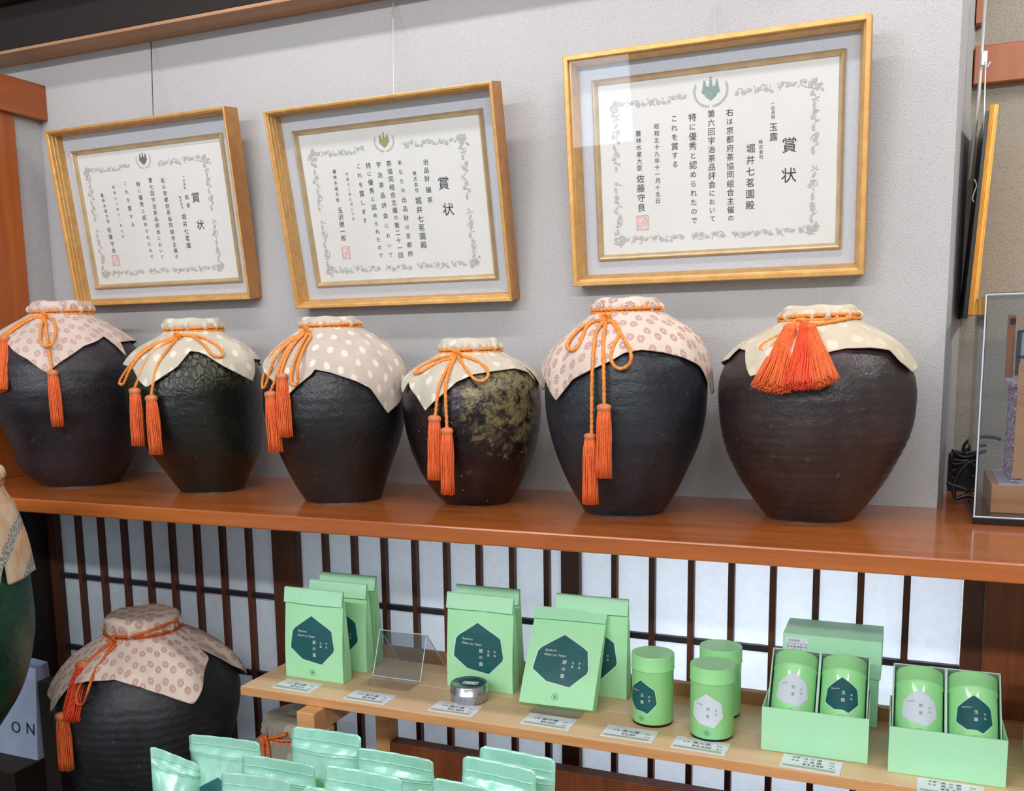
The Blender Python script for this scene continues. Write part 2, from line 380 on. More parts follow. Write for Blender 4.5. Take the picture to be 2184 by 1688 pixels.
zt1 = on_y((2150, 98), YR)[2]; zt0 = on_y((2150, 179), YR)[2]
struct('trim_5', box('trim_5', (rc, 1.6, YR - .03, YR, zt0, zt1), M_redwoodZ, bevel=.002))
a = on_y((2083, 0), YR - .02)[0]; b = on_y((2098, 0), YR - .02)[0]; c = on_y((2090, 54), YR - .02)[2]
struct('trim_6', box('trim_6', (a, b, YR - .04, YR, c, 2.7), M_redwoodZ))
struct('floor', box('floor', (-3.2, 2.2, -2.2, 2.9, -.04, 0), simple('grey_floor', (120, 112, 104), .6)))
struct('ceiling', box('ceiling', (-3.2, 2.2, -2.4, 2.0, 2.96, 3.0), simple('white_ceiling', (205, 205, 202), .9)))
# continuous upper shelf
shf = box('display_shelf', (XL, 1.3, 1.578, YR, 1.137, ZS), M_redwood, bevel=.003)
shf.location = (0, 0, 0); tag(shf, 'long glossy red-brown wooden shelf carrying the row of tea jars', 'shelf')

# shoji screens below the shelf
def shoji(name, x0, x1, stile0, stile1, munts, zr, z0=.20):
    """munts: muntin centre xs; zr: heights of the crossing rails"""
    r = empty(name, ((x0 + x1) / 2, SH, z0), kind='structure'); ob = []
    ob.append(box('stile', (x0, x0 + stile0, SH - .004, SH + .03, z0, 1.137), M_darkwoodZ, bevel=.001))
    if stile1: ob.append(box('stile', (x1 - stile1, x1, SH - .004, SH + .03, z0, 1.137), M_darkwoodZ, bevel=.001))
    for x in munts: ob.append(box('muntin', (x - .0062, x + .0062, SH, SH + .016, z0, 1.137), M_lattice))
    for z in zr: ob.append(box('rail', (x0 + stile0, x1 - stile1, SH + .003, SH + .015, z - .0062, z + .0062), M_lattice_dark))
    ob.append(box('paper', (x0 + stile0, x1 - stile1, SH + .016, SH + .018, z0, 1.137), M_washi))
    world_children(r, ob)
P_ = .0818
shoji('window_1', XL + .001, -1.441, .031, 0, [-2.091 + P_ * i for i in range(8)], (.876, .668, .46))
shoji('window_2', -1.441, -.683, .074, 0, [-1.291 + P_ * i for i in range(8)], (.882, .668, .46))
shoji('window_3', -.683, .103, .041, 0, [-.565 + P_ * i for i in range(8)], (.876, .668, .46))
struct('trim_7', box('trim_7', (.1035, .1385, SH - .006, SH + .03, .2, 1.137), M_darkwoodZ, bevel=.001))
struct('wall_lower_right', box('wall_lower_right', (.1395, 1.3, SH - .012, SH + .03, 0, 1.136), M_panelwood))
struct('trim_8', box('trim_8', (XL, .14, SH - .01, SH + .04, .0, .2), M_darkwood))
# room behind the screens
struct('wall_behind_screens', box('wall_behind_screens', (-2.3, 1.3, 2.62, 2.66, 0, 1.13), simple('white_wall_behind', (214, 218, 222), .9)))

# ------------------------------------------------------------------ low display table
tb = empty('display_table', (-.5, 1.75, 0), 'long pale wooden table below the jar shelf displaying green tea packages', 'table')
XT0, XT1, YT0, YT1 = -1.284, .62, 1.612, 1.955
ZB = on_y((519, 1479.7), 1.617)[2]
ob = []
yy = [YT0, 1.672, 1.752, 1.83, 1.886]
for i in range(4):
    o = box('board', (XT0, XT1, yy[i] + (.0004 if i else 0), yy[i + 1], ZB, ZG), M_lightwood if i % 2 == 0 else M_lightwood2, bevel=.0006); ob.append(o)
ob.append(box('edge_strip', (XT0, XT1, YT0 - .0035, YT0, ZB, ZG - .0006), M_edgewood, bevel=.0008))
ob.append(box('back_strip', (XT0, XT1, 1.8865, 1.9045, ZB, ZG + .026), wood('back_strip_wood', (150, 104, 64), (170, 122, 78), .5, 'X'), bevel=.001))
for x0 in (-1.118, -.02):
    ob.append(box('crossbeam', (x0, x0 + .042, 1.572, 1.90, ZB - .048, ZB - .0005), M_edgewood, bevel=.002))
    ob.append(box('leg', (x0 - .002, x0 + .046, 1.592, 1.64, .0, ZB - .0485), M_edgewood, bevel=.002))
    ob.append(box('leg', (x0 + .042 - .02, x0 + .042 + .018, 1.845, 1.885, .0, ZB - .0485) if x0 < -1 else (x0, x0 + .04, 1.845, 1.885, .0, ZB - .0485), M_edgewood, bevel=.002))
ob.append(box('stretcher', (-1.0575, -.0205, 1.84, 1.876, .43, .603), M_panelwood, bevel=.002))
world_children(tb, ob)

# ------------------------------------------------------------------ framed certificates
def sweep_rect(name, w, h, prof, m, parent, mi=None):
    """mitred moulding: prof = [(inset, depth)], closed section; local x right, z up, y into the wall"""
    V = []; F = []; n = len(prof)
    for ins, d in prof: V += [(ins, d, ins), (w - ins, d, ins), (w - ins, d, h - ins), (ins, d, h - ins)]
    idx = []
    for i in range(n):
        for k in range(4):
            a = i * 4 + k; b = i * 4 + (k + 1) % 4; c = ((i + 1) % n) * 4 + (k + 1) % 4; d = ((i + 1) % n) * 4 + k
            F.append((a, b, c, d)); idx.append(mi[i] if mi else 0)
    return mesh_obj(name, V, F, m, parent, matidx=idx)
KJ = [0]
def flat_poly(mb, pts, fn):
    KJ[0] += 1; e = (KJ[0] % 45) * 6e-6
    mb.add([(lambda q: (q[0], q[1] - e, q[2]))(fn(a, b)) for a, b in pts], [tuple(range(len(pts)))])
def leaf(mb, x, z, L, W, ang, fn):
    ca, sa = math.cos(ang), math.sin(ang)
    pts = [(0, 0), (.25, .4), (.6, .5), (1, 0), (.6, -.5), (.25, -.4)]
    flat_poly(mb, [(x + a * L * ca - b * W * sa, z + a * L * sa + b * W * ca) for a, b in pts], fn)
def curl(mb, x, z, r, fn, sgn=1, a0=0.0):
    n = 9; pts = []
    for i in range(n): t = i / (n - 1); a = a0 + sgn * t * 4.6; q = r * (1 - .75 * t); pts.append((x + q * math.cos(a), z + q * math.sin(a), .22 * r * (1 - t * .5)))
    V = []; F = []; KJ[0] += 1; e = (KJ[0] % 45) * 6e-6; f0 = fn; fn = lambda a, b: (lambda q: (q[0], q[1] - e, q[2]))(f0(a, b))
    for i, (a, b, w) in enumerate(pts):
        dx, dz = x - a, z - b; L = math.hypot(dx, dz) + 1e-9
        V += [fn(a - dx / L * w * .5, b - dz / L * w * .5), fn(a + dx / L * w * .5, b + dz / L * w * .5)]
        if i: F.append((2 * i - 2, 2 * i - 1, 2 * i + 1, 2 * i))
    mb.add(V, F)
def certificate(name, g, BL, BR, TL, TR, yb, yt, label, side_d, prof, pm, fil, pap, matw, cols, seal, bord, emb, emcol, wirepx, DD=.044):
    a = on_y(BL, yb); b = on_y(BR, yb); c = on_y(TL, yt); d = on_y(TR, yt)
    x0 = (a[0] + c[0]) / 2; x1 = (b[0] + d[0]) / 2; z0 = (a[2] + b[2]) / 2; z1 = (c[2] + d[2]) / 2
    tilt = math.atan2(yb - yt, z1 - z0); w = x1 - x0; h = math.hypot(z1 - z0, yb - yt)
    rt = empty(name, (x0, yb, z0), label, 'picture frame', rot=(tilt, 0, 0))
    ct, st = math.cos(tilt), math.sin(tilt)
    def loc(p, dep):   # pixel -> local (x, z) on the plane at depth dep behind the front face
        r = ray(p); n = np.array([0, ct, st]); o = np.array([x0, yb, z0])
        t = ((o - CAM) @ n + dep) / (r @ n); P = CAM + t * r - o
        return P[0], -P[1] * st + P[2] * ct
    sweep_rect('moulding', w, h, prof, pm[0], rt, pm[1])
    D = DD
    mesh_obj('backing', [(.004, side_d - .004, .004), (w - .004, side_d - .004, .004), (w - .004, side_d - .004, h - .004), (.004, side_d - .004, h - .004)], [(0, 1, 2, 3)], M_goldside, rt)
    mi = prof[[i for i in range(len(prof))][-1]]
    def rect(px, dep):
        q = [loc(g(*p), dep) for p in px]
        return (q[0][0] + q[3][0]) / 2, (q[1][0] + q[2][0]) / 2, (q[2][1] + q[3][1]) / 2, (q[0][1] + q[1][1]) / 2   # x0,x1,z0,z1 ; px order TL TR BR BL
    fx0, fx1, fz0, fz1 = rect(fil, D - .008); p0, p1, q0, q1 = rect(pap, D)
    sweep_in = max(.004, min(p0 - fx0, fx1 - p1))
    # mat board with a window
    V = [(.006, D, .006), (w - .006, D, .006), (w - .006, D, h - .006), (.006, D, h - .006), (fx0 + .004, D, fz0 + .004), (fx1 - .004, D, fz0 + .004), (fx1 - .004, D, fz1 - .004), (fx0 + .004, D, fz1 - .004)]
    mesh_obj('mat_board', V, [(0, 1, 5, 4), (1, 2, 6, 5), (2, 3, 7, 6), (3, 0, 4, 7)], M_mat, rt)
    ff = sweep_rect('fillet', fx1 - fx0, fz1 - fz0, [(0, D + .002), (0, D - .007), (.003, D - .010), (.006, D - .0085), (.008, D - .005), (.011, D - .001), (.011, D + .002)], M_champ, rt); ff.location = (fx0, 0, fz0)
    mesh_obj('paper', [(fx0 + .008, D + .001, fz0 + .008), (fx1 - .008, D + .001, fz0 + .008), (fx1 - .008, D + .001, fz1 - .008), (fx0 + .008, D + .001, fz1 - .008)], [(0, 1, 2, 3)], M_paper, rt)
    fn = lambda x, z: (x, D + .0003, z)
    mb = MB()
    for text, P0, P1, s in cols:
        A = loc(g(*P0), D); B = loc(g(*P1), D); n = len(text)
        size = s / 2076 * 2.2 / g.s * (1.0 if n == 1 else .95)
        if n > 1: size = min(size, .90 * math.hypot(B[0] - A[0], B[1] - A[1]) / (n - 1))
        for i, ch in enumerate(text):
            t = i / max(1, n - 1); put_char(mb, ch, A[0] + (B[0] - A[0]) * t, A[1] + (B[1] - A[1]) * t, size * (.85 if ch in 'はのにおいてとめられたでこをするしまあな' else 1), fn)
    tag(mb.build('lettering', M_ink, rt), kind='stuff')
    # seal: frame and a few strokes
    A = loc(g(*seal[0]), D); B = loc(g(*seal[1]), D); mb = MB(); sx0, sx1, sz1, sz0 = A[0], B[0], A[1], B[1]; tk = .0012
    for q in ((sx0, sx1, sz0, sz0 + tk), (sx0, sx1, sz1 - tk, sz1), (sx0, sx0 + tk, sz0, sz1), (sx1 - tk, sx1, sz0, sz1)):
        flat_poly(mb, [(q[0], q[2]), (q[1], q[2]), (q[1], q[3]), (q[0], q[3])], fn)
    rn = random.Random(3)
    for i in range(1, 6):
        for j in range(1, 6):
            xx = sx0 + (sx1 - sx0) * i / 6; zz = sz0 + (sz1 - sz0) * j / 6; L = (sx1 - sx0) / 6 * .45
            if rn.random() < .6: flat_poly(mb, [(xx - L, zz - tk / 2), (xx + L, zz - tk / 2), (xx + L, zz + tk / 2), (xx - L, zz + tk / 2)], fn)
            if rn.random() < .6: flat_poly(mb, [(xx - tk / 2, zz - L), (xx + tk / 2, zz - L), (xx + tk / 2, zz + L), (xx - tk / 2, zz + L)], fn)
    mb.build('seal', M_seal, rt)
    # border ornament: scrolling leaves
    bx0, bx1, bz0, bz1 = rect(bord, D); mb = MB(); rn = random.Random(5); wv = .016
    def run(ax, az, bx, bz, gaps):
        L = math.hypot(bx - ax, bz - az); n = int(L / .0135); ang = math.atan2(bz - az, bx - ax)
        for i in range(n + 1):
            t = i / n
            if any(u0 < t < u1 for u0, u1 in gaps): continue
            x = ax + (bx - ax) * t; z = az + (bz - az) * t; k = i % 3
            s = 1.15 if k == 0 else .8
            if k == 0: curl(mb, x, z, .0085, fn, 1 if i % 2 else -1, rn.random() * 6); leaf(mb, x, z, .012, .009, ang + rn.uniform(-.9, .9), fn); leaf(mb, x - .004, z, .010, .008, ang + rn.uniform(2, 4), fn)
            elif k == 1: leaf(mb, x - .004, z - .002, .013, .006, ang + rn.uniform(-.6, .6), fn); leaf(mb, x, z, .006, .002, ang + rn.uniform(1, 2), fn)
            else:
                for q in range(5): leaf(mb, x, z, .009, .0018, ang + rn.uniform(-2.5, 2.5), fn)
    o_ = .008
    run(bx0 + o_, bz1 - o_, bx1 - o_, bz1 - o_, [(.37, .62)]); run(bx0 + o_, bz0 + o_, bx1 - o_, bz0 + o_, [(.34, .385), (.56, .60)])
    run(bx0 + o_, bz0 + o_, bx0 + o_, bz1 - o_, [(.47, .5)]); run(bx1 - o_, bz0 + o_, bx1 - o_, bz1 - o_, [(.47, .5)])
    for cx, cz in ((bx0, bz0), (bx1, bz0), (bx0, bz1), (bx1, bz1)):
        sx = 1 if cx == bx0 else -1; sz = 1 if cz == bz0 else -1
        for q in range(7): leaf(mb, cx + sx * .002 * q, cz + sz * .003 * (6 - q), .009, .005, rn.uniform(0, 6.2), fn)
        curl(mb, cx + sx * .012, cz + sz * .012, .008, fn, sx)
    ex, ez = loc(g(*emb[0]), D); es = emb[1] / g.s * 2.2 / 2076 * 1.22
    for k in range(11):   # wreath
        for sgn in (-1, 1):
            a = -PI / 2 + sgn * (.18 + k * .17); rr = es * .86
            leaf(mb, ex + rr * math.cos(a), ez + rr * math.sin(a) * .9, es * .2, es * .11, a + sgn * 1.1, fn); leaf(mb, ex + rr * .95 * math.cos(a), ez + rr * .86 * math.sin(a), es * .17, es * .06, a - sgn * .5, fn)
    tag(mb.build('border_ornament', M_orn, rt), kind='stuff')
    # paulownia crest: three leaves below, three flower spikes above
    mb = MB(); fe = lambda x, z: (x, D - .0003, z)
    for (dx, ang, L, W) in ((0, -PI / 2, .62, .62), (-.12, PI + .35, .50, .50), (.12, -.35, .50, .50)):
        leaf(mb, ex + dx * es * .3, ez + es * .12, L * es, W * es, ang, fe)
    for dx, hh in ((-.34, .45), (0, .62), (.34, .45)):
        n = 5
        for q in range(n):
            t = q / (n - 1); ww = es * .13 * (1 - .55 * t)
            flat_poly(mb, [(ex + dx * es + ww * math.cos(a), ez + es * (.05 + hh * t) + ww * math.sin(a)) for a in np.linspace(0, 2 * PI, 8)[:-1]], fe)
    mb.build('crest', emcol, rt)
    gd = .008
    mesh_obj('glass_pane', [(.007, gd, .007), (w - .007, gd, .007), (w - .007, gd, h - .007), (.007, gd, h - .007)], [(0, 1, 2, 3)], M_glass, rt)
    if wirepx:
        top = on_y(wirepx[0], WY - .012); mbw = MB(); xw = on_y(wirepx[1], yt + .05)[0]
        wz = z0 + h * ct - .01; tube(mbw, [(top[0], WY - .012, min(top[2], 2.268)), (xw, yt + side_d * .8, wz + .0)], .0012, 6)
        o = mbw.build('hanging_wire', wirepx[2]); world_children_rot(rt, o)
    return rt
def world_children_rot(rt, o):
    bpy.context.view_layer.update(); o.parent = rt; o.matrix_parent_inverse = rt.matrix_world.inverted()
class G:
    def __init__(s, x0, y0, sc_): s.x0, s.y0, s.s = x0, y0, sc_
    def __call__(s, x, y): return (s.x0 + x / s.s, s.y0 + y / s.s)
SD = .052
PM = ([M_gold, M_goldside], None)
prof_narrow = [(0, SD), (0, .001), (.0015, 0), (.0085, 0), (.010, .0015), (.0105, .010), (.013, .011), (.015, .018), (.019, .030), (.020, .044), (.003, SD)]
mi_narrow = [1, 0, 0, 0, 0, 0, 0, 0, 0, 0, 1]
prof_deep = [(0, SD), (0, .001), (.0015, 0), (.0055, .0005), (.0065, .004), (.0085, .005), (.0085, .014), (.0105, .015), (.0105, .024), (.0125, .025), (.0125, .034), (.0145, .045), (.003, SD)]
mi_deep = [1, 0, 0, 0, 0, 0, 0, 0, 0, 0, 0, 0, 1]
M_crest_dark = simple('dark_grey_crest_ink', (104, 110, 104), .5); M_crest_gold = simple('gold_crest_ink', (170, 156, 98), .4, .3); M_crest_green = simple('grey_green_crest_ink', (138, 158, 148), .5)
g = G(0, 0, 2.482)
certificate('framed_certificate', g, g(405, 1605), g(1322, 1605), g(225, 690), g(1185, 568), 2.0, 1.938,
  'leftmost framed award certificate in deep ridged gold frame', SD, prof_deep, ([M_gold, M_goldside], mi_deep),
  ((365, 800), (1165, 705), (1282, 1500), (505, 1525)), ((385, 812), (1140, 740), (1250, 1475), (515, 1500)), .02,
  [('賞', (1035, 1045), (1035, 1045), 62), ('状', (1060, 1190), (1060, 1190), 58), ('一出品財', (970, 935), (978, 995), 17), ('煎茶', (988, 1045), (996, 1088), 30),
   ('株式会社', (952, 1045), (964, 1098), 19), ('堀井七茗園', (973, 1148), (998, 1300), 36), ('右は京都府茶協同組合主催の', (860, 955), (935, 1360), 32),
   ('第七回宇治茶品評会において', (795, 955), (858, 1362), 32), ('特に優秀と認められたので', (730, 975), (803, 1362), 33), ('これを賞する', (662, 972), (702, 1190), 33),
   ('昭和六十年十一月七日', (600, 992), (650, 1252), 20), ('農林水産大臣', (540, 1035), (572, 1172), 25), ('佐藤守良', (577, 1218), (602, 1328), 33)],
  ((588, 1352), (635, 1405)), ((442, 885), (1095, 822), (1190, 1440), (550, 1462)), ((757, 845), 48), M_crest_dark, ((322, 90), (331, 246), M_black))
g = G(540, 130, 3.068)
certificate('framed_certificate', g, g(278, 1617), g(1690, 1583), g(60, 335), g(1560, 125), 2.0, 1.906,
  'middle framed award certificate with gold crest, glass mirroring light at its upper right', SD, prof_deep[:3] + prof_deep[3:], ([M_gold, M_goldside], mi_deep),
  ((248, 458), (1492, 310), (1600, 1430), (410, 1480)), ((280, 490), (1460, 378), (1555, 1400), (430, 1450)), .02,
  [('賞', (1245, 800), (1245, 800), 84), ('状', (1275, 970), (1275, 970), 84), ('出品財', (1128, 662), (1137, 770), 40), ('碾茶', (1147, 845), (1156, 910), 42),
   ('株式会社', (1055, 735), (1070, 845), 30), ('堀井七茗園殿', (1080, 915), (1115, 1205), 50), ('あなたの出品財は京都府', (958, 665), (1028, 1262), 40),
   ('茶協同組合主催の第二十一回', (887, 672), (965, 1272), 42), ('宇治茶品評会において', (820, 678), (900, 1272), 40), ('特に優秀と認められたので', (752, 685), (835, 1275), 42),
   ('これを賞します', (690, 690), (730, 1045), 44), ('平成十二年三月二十日', (612, 742), (655, 1035), 22), ('農林水産大臣', (530, 725), (553, 910), 30), ('玉沢徳一郎', (568, 978), (590, 1160), 44)],
  ((575, 1217), (638, 1295)), ((362, 590), (1388, 483), (1475, 1348), (492, 1392)), ((855, 525), 62), M_crest_gold, ((838, 3), (843, 190), M_silver))
g = G(1180, 0, 2.6375)
certificate('framed_certificate', g, g(120, 1612), g(1745, 1548), g(40, 320), g(1795, 68), 2.0, 1.94,
  'rightmost and largest framed award certificate with narrow gold frame and blue-grey mat', SD, prof_narrow, ([M_gold, M_goldside], mi_narrow),
  ((208, 458), (1645, 265), (1618, 1395), (258, 1470)), ((245, 492), (1600, 320), (1580, 1360), (290, 1435)), .02,
  [('賞', (1328, 815), (1328, 815), 74), ('状', (1325, 985), (1325, 985), 74), ('一出品財', (1235, 580), (1237, 658), 24), ('玉露', (1238, 715), (1240, 770), 42),
   ('株式会社', (1167, 798), (1170, 882), 27), ('堀井七茗園殿', (1110, 835), (1106, 1155), 46), ('右は京都府茶協同組合主催の', (992, 632), (998, 1228), 48),
   ('第六回宇治茶品評会において', (888, 640), (895, 1232), 46), ('特に優秀と認められたので', (782, 660), (792, 1242), 48), ('これを賞する', (680, 668), (685, 925), 44),
   ('昭和五十九年十一月十五日', (580, 712), (588, 1130), 29), ('農林水産大臣', (478, 752), (486, 945), 36), ('佐藤守良', (490, 1005), (497, 1168), 48)],
  ((467, 1215), (538, 1292)), ((322, 577), (1503, 430), (1490, 1310), (360, 1382)), ((885, 510), 72), M_crest_green, ((1525, 5), (1526, 66), M_silver))

# ------------------------------------------------------------------ tea jars
def bisect(yrow, xl, xr, cy):
    a = ray((xl, yrow)); b = ray((xr, yrow)); a = a / np.linalg.norm(a); b = b / np.linalg.norm(b)
    d = a + b; d /= np.linalg.norm(d); t = cy / d[1]; P = CAM + d * t
    half = math.acos(max(-1, min(1, a @ b))) / 2
    return P[0], P[2], t * math.sin(half)
class Jar:
    def __init__(s, rows, cy, zbase, zflat=None):
        q = [bisect(*r, cy) for r in rows]; s.cy = cy
        z = np.array([a[1] for a in q]); cx = np.array([a[0] for a in q]); r = np.array([a[2] for a in q])
        s.zr, s.zn = z[0], z[1]; s.rr = r[0]; s.rn = r[1]
        z[-1] = min(z[-1], z[-2] - .004)
        z = np.append(z, zbase) if z[-1] > zbase + .004 else z; 
        if len(z) > len(cx): cx = np.append(cx, cx[-1]); r = np.append(r, r[-1] * .985)
        z[-1] = zbase
        zz = np.linspace(z[0], z[-1], 90); R_ = np.interp(-zz, -z, r); X_ = np.interp(-zz, -z, cx)
        n2 = np.sum(zz > z[1])  # keep the neck crisp
        def sm(a, k=3):
            b = a.copy()
            for _ in range(k): b[1:-1] = (b[:-2] + 2 * b[1:-1] + b[2:]) / 4
            b[:n2] = a[:n2]; b[-1] = a[-1]; return b
        s.z, s.r, s.cx = zz, sm(R_, 5), sm(sm(X_, 10), 10)
    def R(s, z): return float(np.interp(-z, -s.z, s.r))
    def X(s, z): return float(np.interp(-z, -s.z, s.cx))
    def hit(s, p, off):
        d = ray(p); ts = np.linspace((s.cy - .34) / d[1], (s.cy + .02) / d[1], 260); best = None
        P = CAM[None] + ts[:, None] * d[None]
        rr = np.interp(-P[:, 2], -s.z, s.r) + off; xx = np.interp(-P[:, 2], -s.z, s.cx)
        f = np.hypot(P[:, 0] - xx, P[:, 1] - s.cy) - rr
        neg = np.where(f < 0)[0]
        if len(neg) and neg[0] > 0:
            i = neg[0]; u = f[i - 1] / (f[i - 1] - f[i]); return P[i - 1] + (P[i] - P[i - 1]) * u
        return P[int(np.argmin(f))]
def build_jar(name, rows, cy, zbase, label, body_mat, cloth_m, hem, cords, ringr=.0032, nring=2, seed=1, group=None, cordmat=None, zback=None,
              cat='jar', tmat=None, folds=(7, .006), knot=None, lidz=0.006, cloth_part='cloth_cover', rings=0, ringpx=None):
    J = Jar(rows, cy, zbase); cordmat = cordmat or M_cord; rn = random.Random(seed)
    base = (J.X(zbase), cy, zbase)
    rt = empty(name, base, label, cat, group); obs = []
    # body
    n = 96; V = []; F = []
    for i, z in enumerate(J.z):
        for j in range(n):
            a = 2 * PI * j / n
            w = 1 + .004 * math.sin(3 * a + z * 9 + seed) + .0025 * math.sin(5 * a - z * 31)
            if rings and z < zbase + rings: w += .004 * math.sin(z * 420) 
            V.append((J.cx[i] + J.r[i] * w * math.cos(a), cy + J.r[i] * w * math.sin(a), z))
    k = len(J.z)
    F = [(i * n + j, (i + 1) * n + j, (i + 1) * n + (j + 1) % n, i * n + (j + 1) % n) for i in range(k - 1) for j in range(n)]
    F.append(tuple(range((k - 1) * n, k * n))); F.append(tuple(range(n))[::-1])
    V = [(a - base[0], b - base[1], c - base[2]) for a, b, c in V]
    o = mesh_obj('body', V, F, body_mat, rt, True)
    # cloth
    hp = []
    for p in hem:
        P = J.hit(p, .007); hp.append((math.atan2(P[1] - cy, P[0] - J.X(P[2])), min(P[2], J.zn - .02)))
    hp.sort(); th0, th1 = hp[0][0], hp[-1][0]; zb = zback if zback is not None else (hp[0][1] + hp[-1][1]) / 2
    ta = [h[0] for h in hp]; za_ = [h[1] for h in hp]
    ta2 = [ta[-1] - 2 * PI] + ta + [ta[-1] + .5, (ta[-1] + .5 + ta[0] - .5 + 2 * PI) / 2, ta[0] - .5 + 2 * PI, ta[0] + 2 * PI]; za2 = [za_[-1]] + za_ + [zb, zb - .04, zb, za_[0]]
    def hemz(a):
        while a < ta[0]: a += 2 * PI
        while a > ta[0] + 2 * PI: a -= 2 * PI
        return float(np.interp(a, ta2, za2))
    n = 288; rows_ = []; zt = J.zr + lidz
    A = [2 * PI * j / n for j in range(n)]
    rr0 = J.rr * 1.0; rim_h = zt - J.zn
    sec = []   # lists of (kind, t)
    for t in (0.02, .3, .6, .85, .94): sec.append(('lid', t))
    for t in (.0, .25, .5, .75, 1): sec.append(('rim', t))
    for t in (.12, .24, .36, .48, .6, .72, .84, 1.0): sec.append(('wall', t))
    NB = 44
    for i in range(1, NB + 1): sec.append(('body', i / NB))
    V = []; UV = []; prev = None; sl = np.zeros(n)
    cr = .30 * rim_h; ph = [rn.uniform(0, 6.3) for _ in range(6)]
    for kind, t in sec:
        row = []
        for j, a in enumerate(A):
            ga = math.sin(19 * a + ph[0] + 1.2 * math.sin(3 * a + ph[1])) * .5 + math.sin(31 * a + ph[2]) * .3 + .4 * math.sin(11 * a + ph[3])
            if kind == 'lid': r = (rr0 - cr) * t; z = zt + .0015 * math.sin(5 * a + ph[4]) * t; cx = J.X(J.zr)
            elif kind == 'rim': r = rr0 - cr + (cr + .003) * math.sin(t * PI / 2); z = zt - cr * (1 - math.cos(t * PI / 2)) + .0015 * math.sin(5 * a + ph[4]); cx = J.X(J.zr)
            elif kind == 'wall':
                z = zt - cr + (J.zn - zt + cr) * t; cx = J.X(J.zr) + (J.X(J.zn) - J.X(J.zr)) * t
                r = (rr0 + .003) * (1 - t) + (J.rn + .0025) * t + .0054 * ga * math.sin(PI * min(1, t * .8)) + .0018 * abs(ga) + .004 * math.sin(PI * t)
            else:
                zh = hemz(a); z = J.zn + (zh - J.zn) * (t ** 1.0); cx = J.X(z)
                zi = [q for q in (z,)]
                m_ = max(J.R(z), J.run(z) - .002 * 0) 
                dd = (J.zn - z)
                big = math.sin(folds[0] * a + ph[5] + .8 * math.sin(2 * a + ph[1])); big = big * abs(big)
                g1 = math.exp(-dd / .02); lift = min(1, dd / .012)
                r = m_ + .0035 + lift * (.0028 * ga * g1 + folds[1] * max(0, big) * min(1, dd / .05) + .0015 * math.sin(13 * a + z * 30 + ph[3]) * min(1, dd / .05)) + .004 * t * t * lift
            row.append((cx + r * math.cos(a), cy + r * math.sin(a), z))
        row = np.array(row)
        if prev is not None: sl = sl + np.linalg.norm(row - prev, axis=1)
        else: sl = np.full(n, (rr0 - cr) * .02)
        if kind != 'body': sl = np.full(n, sl.mean())
        prev = row; V += [tuple(p - np.array(base)) for p in row]
        UV += [(sl[j] * math.cos(a), sl[j] * math.sin(a)) for j, a in enumerate(A)]
    F = [(i * n + j, (i + 1) * n + j, (i + 1) * n + (j + 1) % n, i * n + (j + 1) % n) for i in range(len(sec) - 1) for j in range(n)]
    F.append(tuple(range(n)))
    cl = mesh_obj(cloth_part, V, F, cloth_m, rt, True, UV)
    so = cl.modifiers.new('s', 'SOLIDIFY'); so.thickness = .0014; so.offset = 1
    # neck cord
    mbc = MB(); pieces = []
    def flush(nm):
        if mbc.V: pieces.append((nm, mbc.V, mbc.F)); mbc.V = []; mbc.F = []
    zc = J.zn + .002
    for q in range(nring):
        pts = []
        for j in range(0, 241):
            a = 2 * PI * j / 240 + .3; r = J.rn + .0092
            pts.append((J.X(zc) + r * math.cos(a), cy + r * math.sin(a), zc + (q - (nring - 1) / 2) * ringr * 2.05 + .0015 * math.sin(a + q) ))
        tube(mbc, pts, ringr, 8, 620, .16, False); flush('neck_cord')
    # loops and tails laid on the cloth
    tass = []
    for c in cords:
        if c[0] == 'tassel': tass.append(c); continue
        P = []; ymin = 9
        for p in c[1]:
            h = J.hit(p, .0125)
            if h[1] > ymin and h[2] < J.zn - .06: h = on_y(p, ymin)
            ymin = min(ymin, h[1]); P.append(h)
        tube(mbc, catmull(P, .0022), ringr, 8, 620, .16); flush('cord')
    if knot:
        h = J.hit(knot, .014)
        for q in range(3):
            pts = [h + np.array([.009 * math.cos(t) * (1 - .15 * q), -.003 - .003 * math.sin(t * 2 + q), .008 * math.sin(t + q * .9)]) for t in np.linspace(0, 2 * PI, 40)]
            tube(mbc, pts, ringr * .95, 8, 620, .16, False)
        flush('knot')
    for nm, PV, PF in pieces: mesh_obj(nm, [tuple(np.array(v) - np.array(base)) for v in PV], PF, cordmat, rt, True)
    for _, p0, p1, w0, w1, tm, style in tass:
        h0 = J.hit(p0, .019 if style != 'fan' else .030); zc_ = (RW @ (h0 - CAM))[2]
        yb = min(h0[1], J.hit(p1, .014)[1]) if style != 'fan' else J.hit(p1, .035)[1]
        h1 = on_y(p1, yb); r0 = w0 / 2 * zc_ / FPX; r1 = w1 / 2 * zc_ / FPX
        d = h1 - h0; L = np.linalg.norm(d); d /= L; u = np.cross(d, [0, 1, 0]); u /= np.linalg.norm(u); v = np.cross(d, u)
        te = empty('tassel', tuple(h0)); te.parent = rt; te.location = tuple(h0 - np.array(base))
        mh = MB()
        if style != 'fan':
            hl = r0 * 1.15; pr = [(.15, -.1), (.75, .0), (1.08, .22), (1.12, .5), (1.0, .8), (.86, 1.0), (.90, 1.08), (.5, 1.2)]
        else: hl = r0 * 1.2; pr = [(.2, 0), (.8, .12), (1, .5), (.9, .9), (.95, 1.0), (.5, 1.1)]
        Vh = []; nn = 20
        for a_, t_ in pr:
            c0 = d * hl * t_
            for j in range(nn):
                b_ = 2 * PI * j / nn; Vh.append(c0 + r0 * a_ * (u * math.cos(b_) + .8 * v * math.sin(b_)))
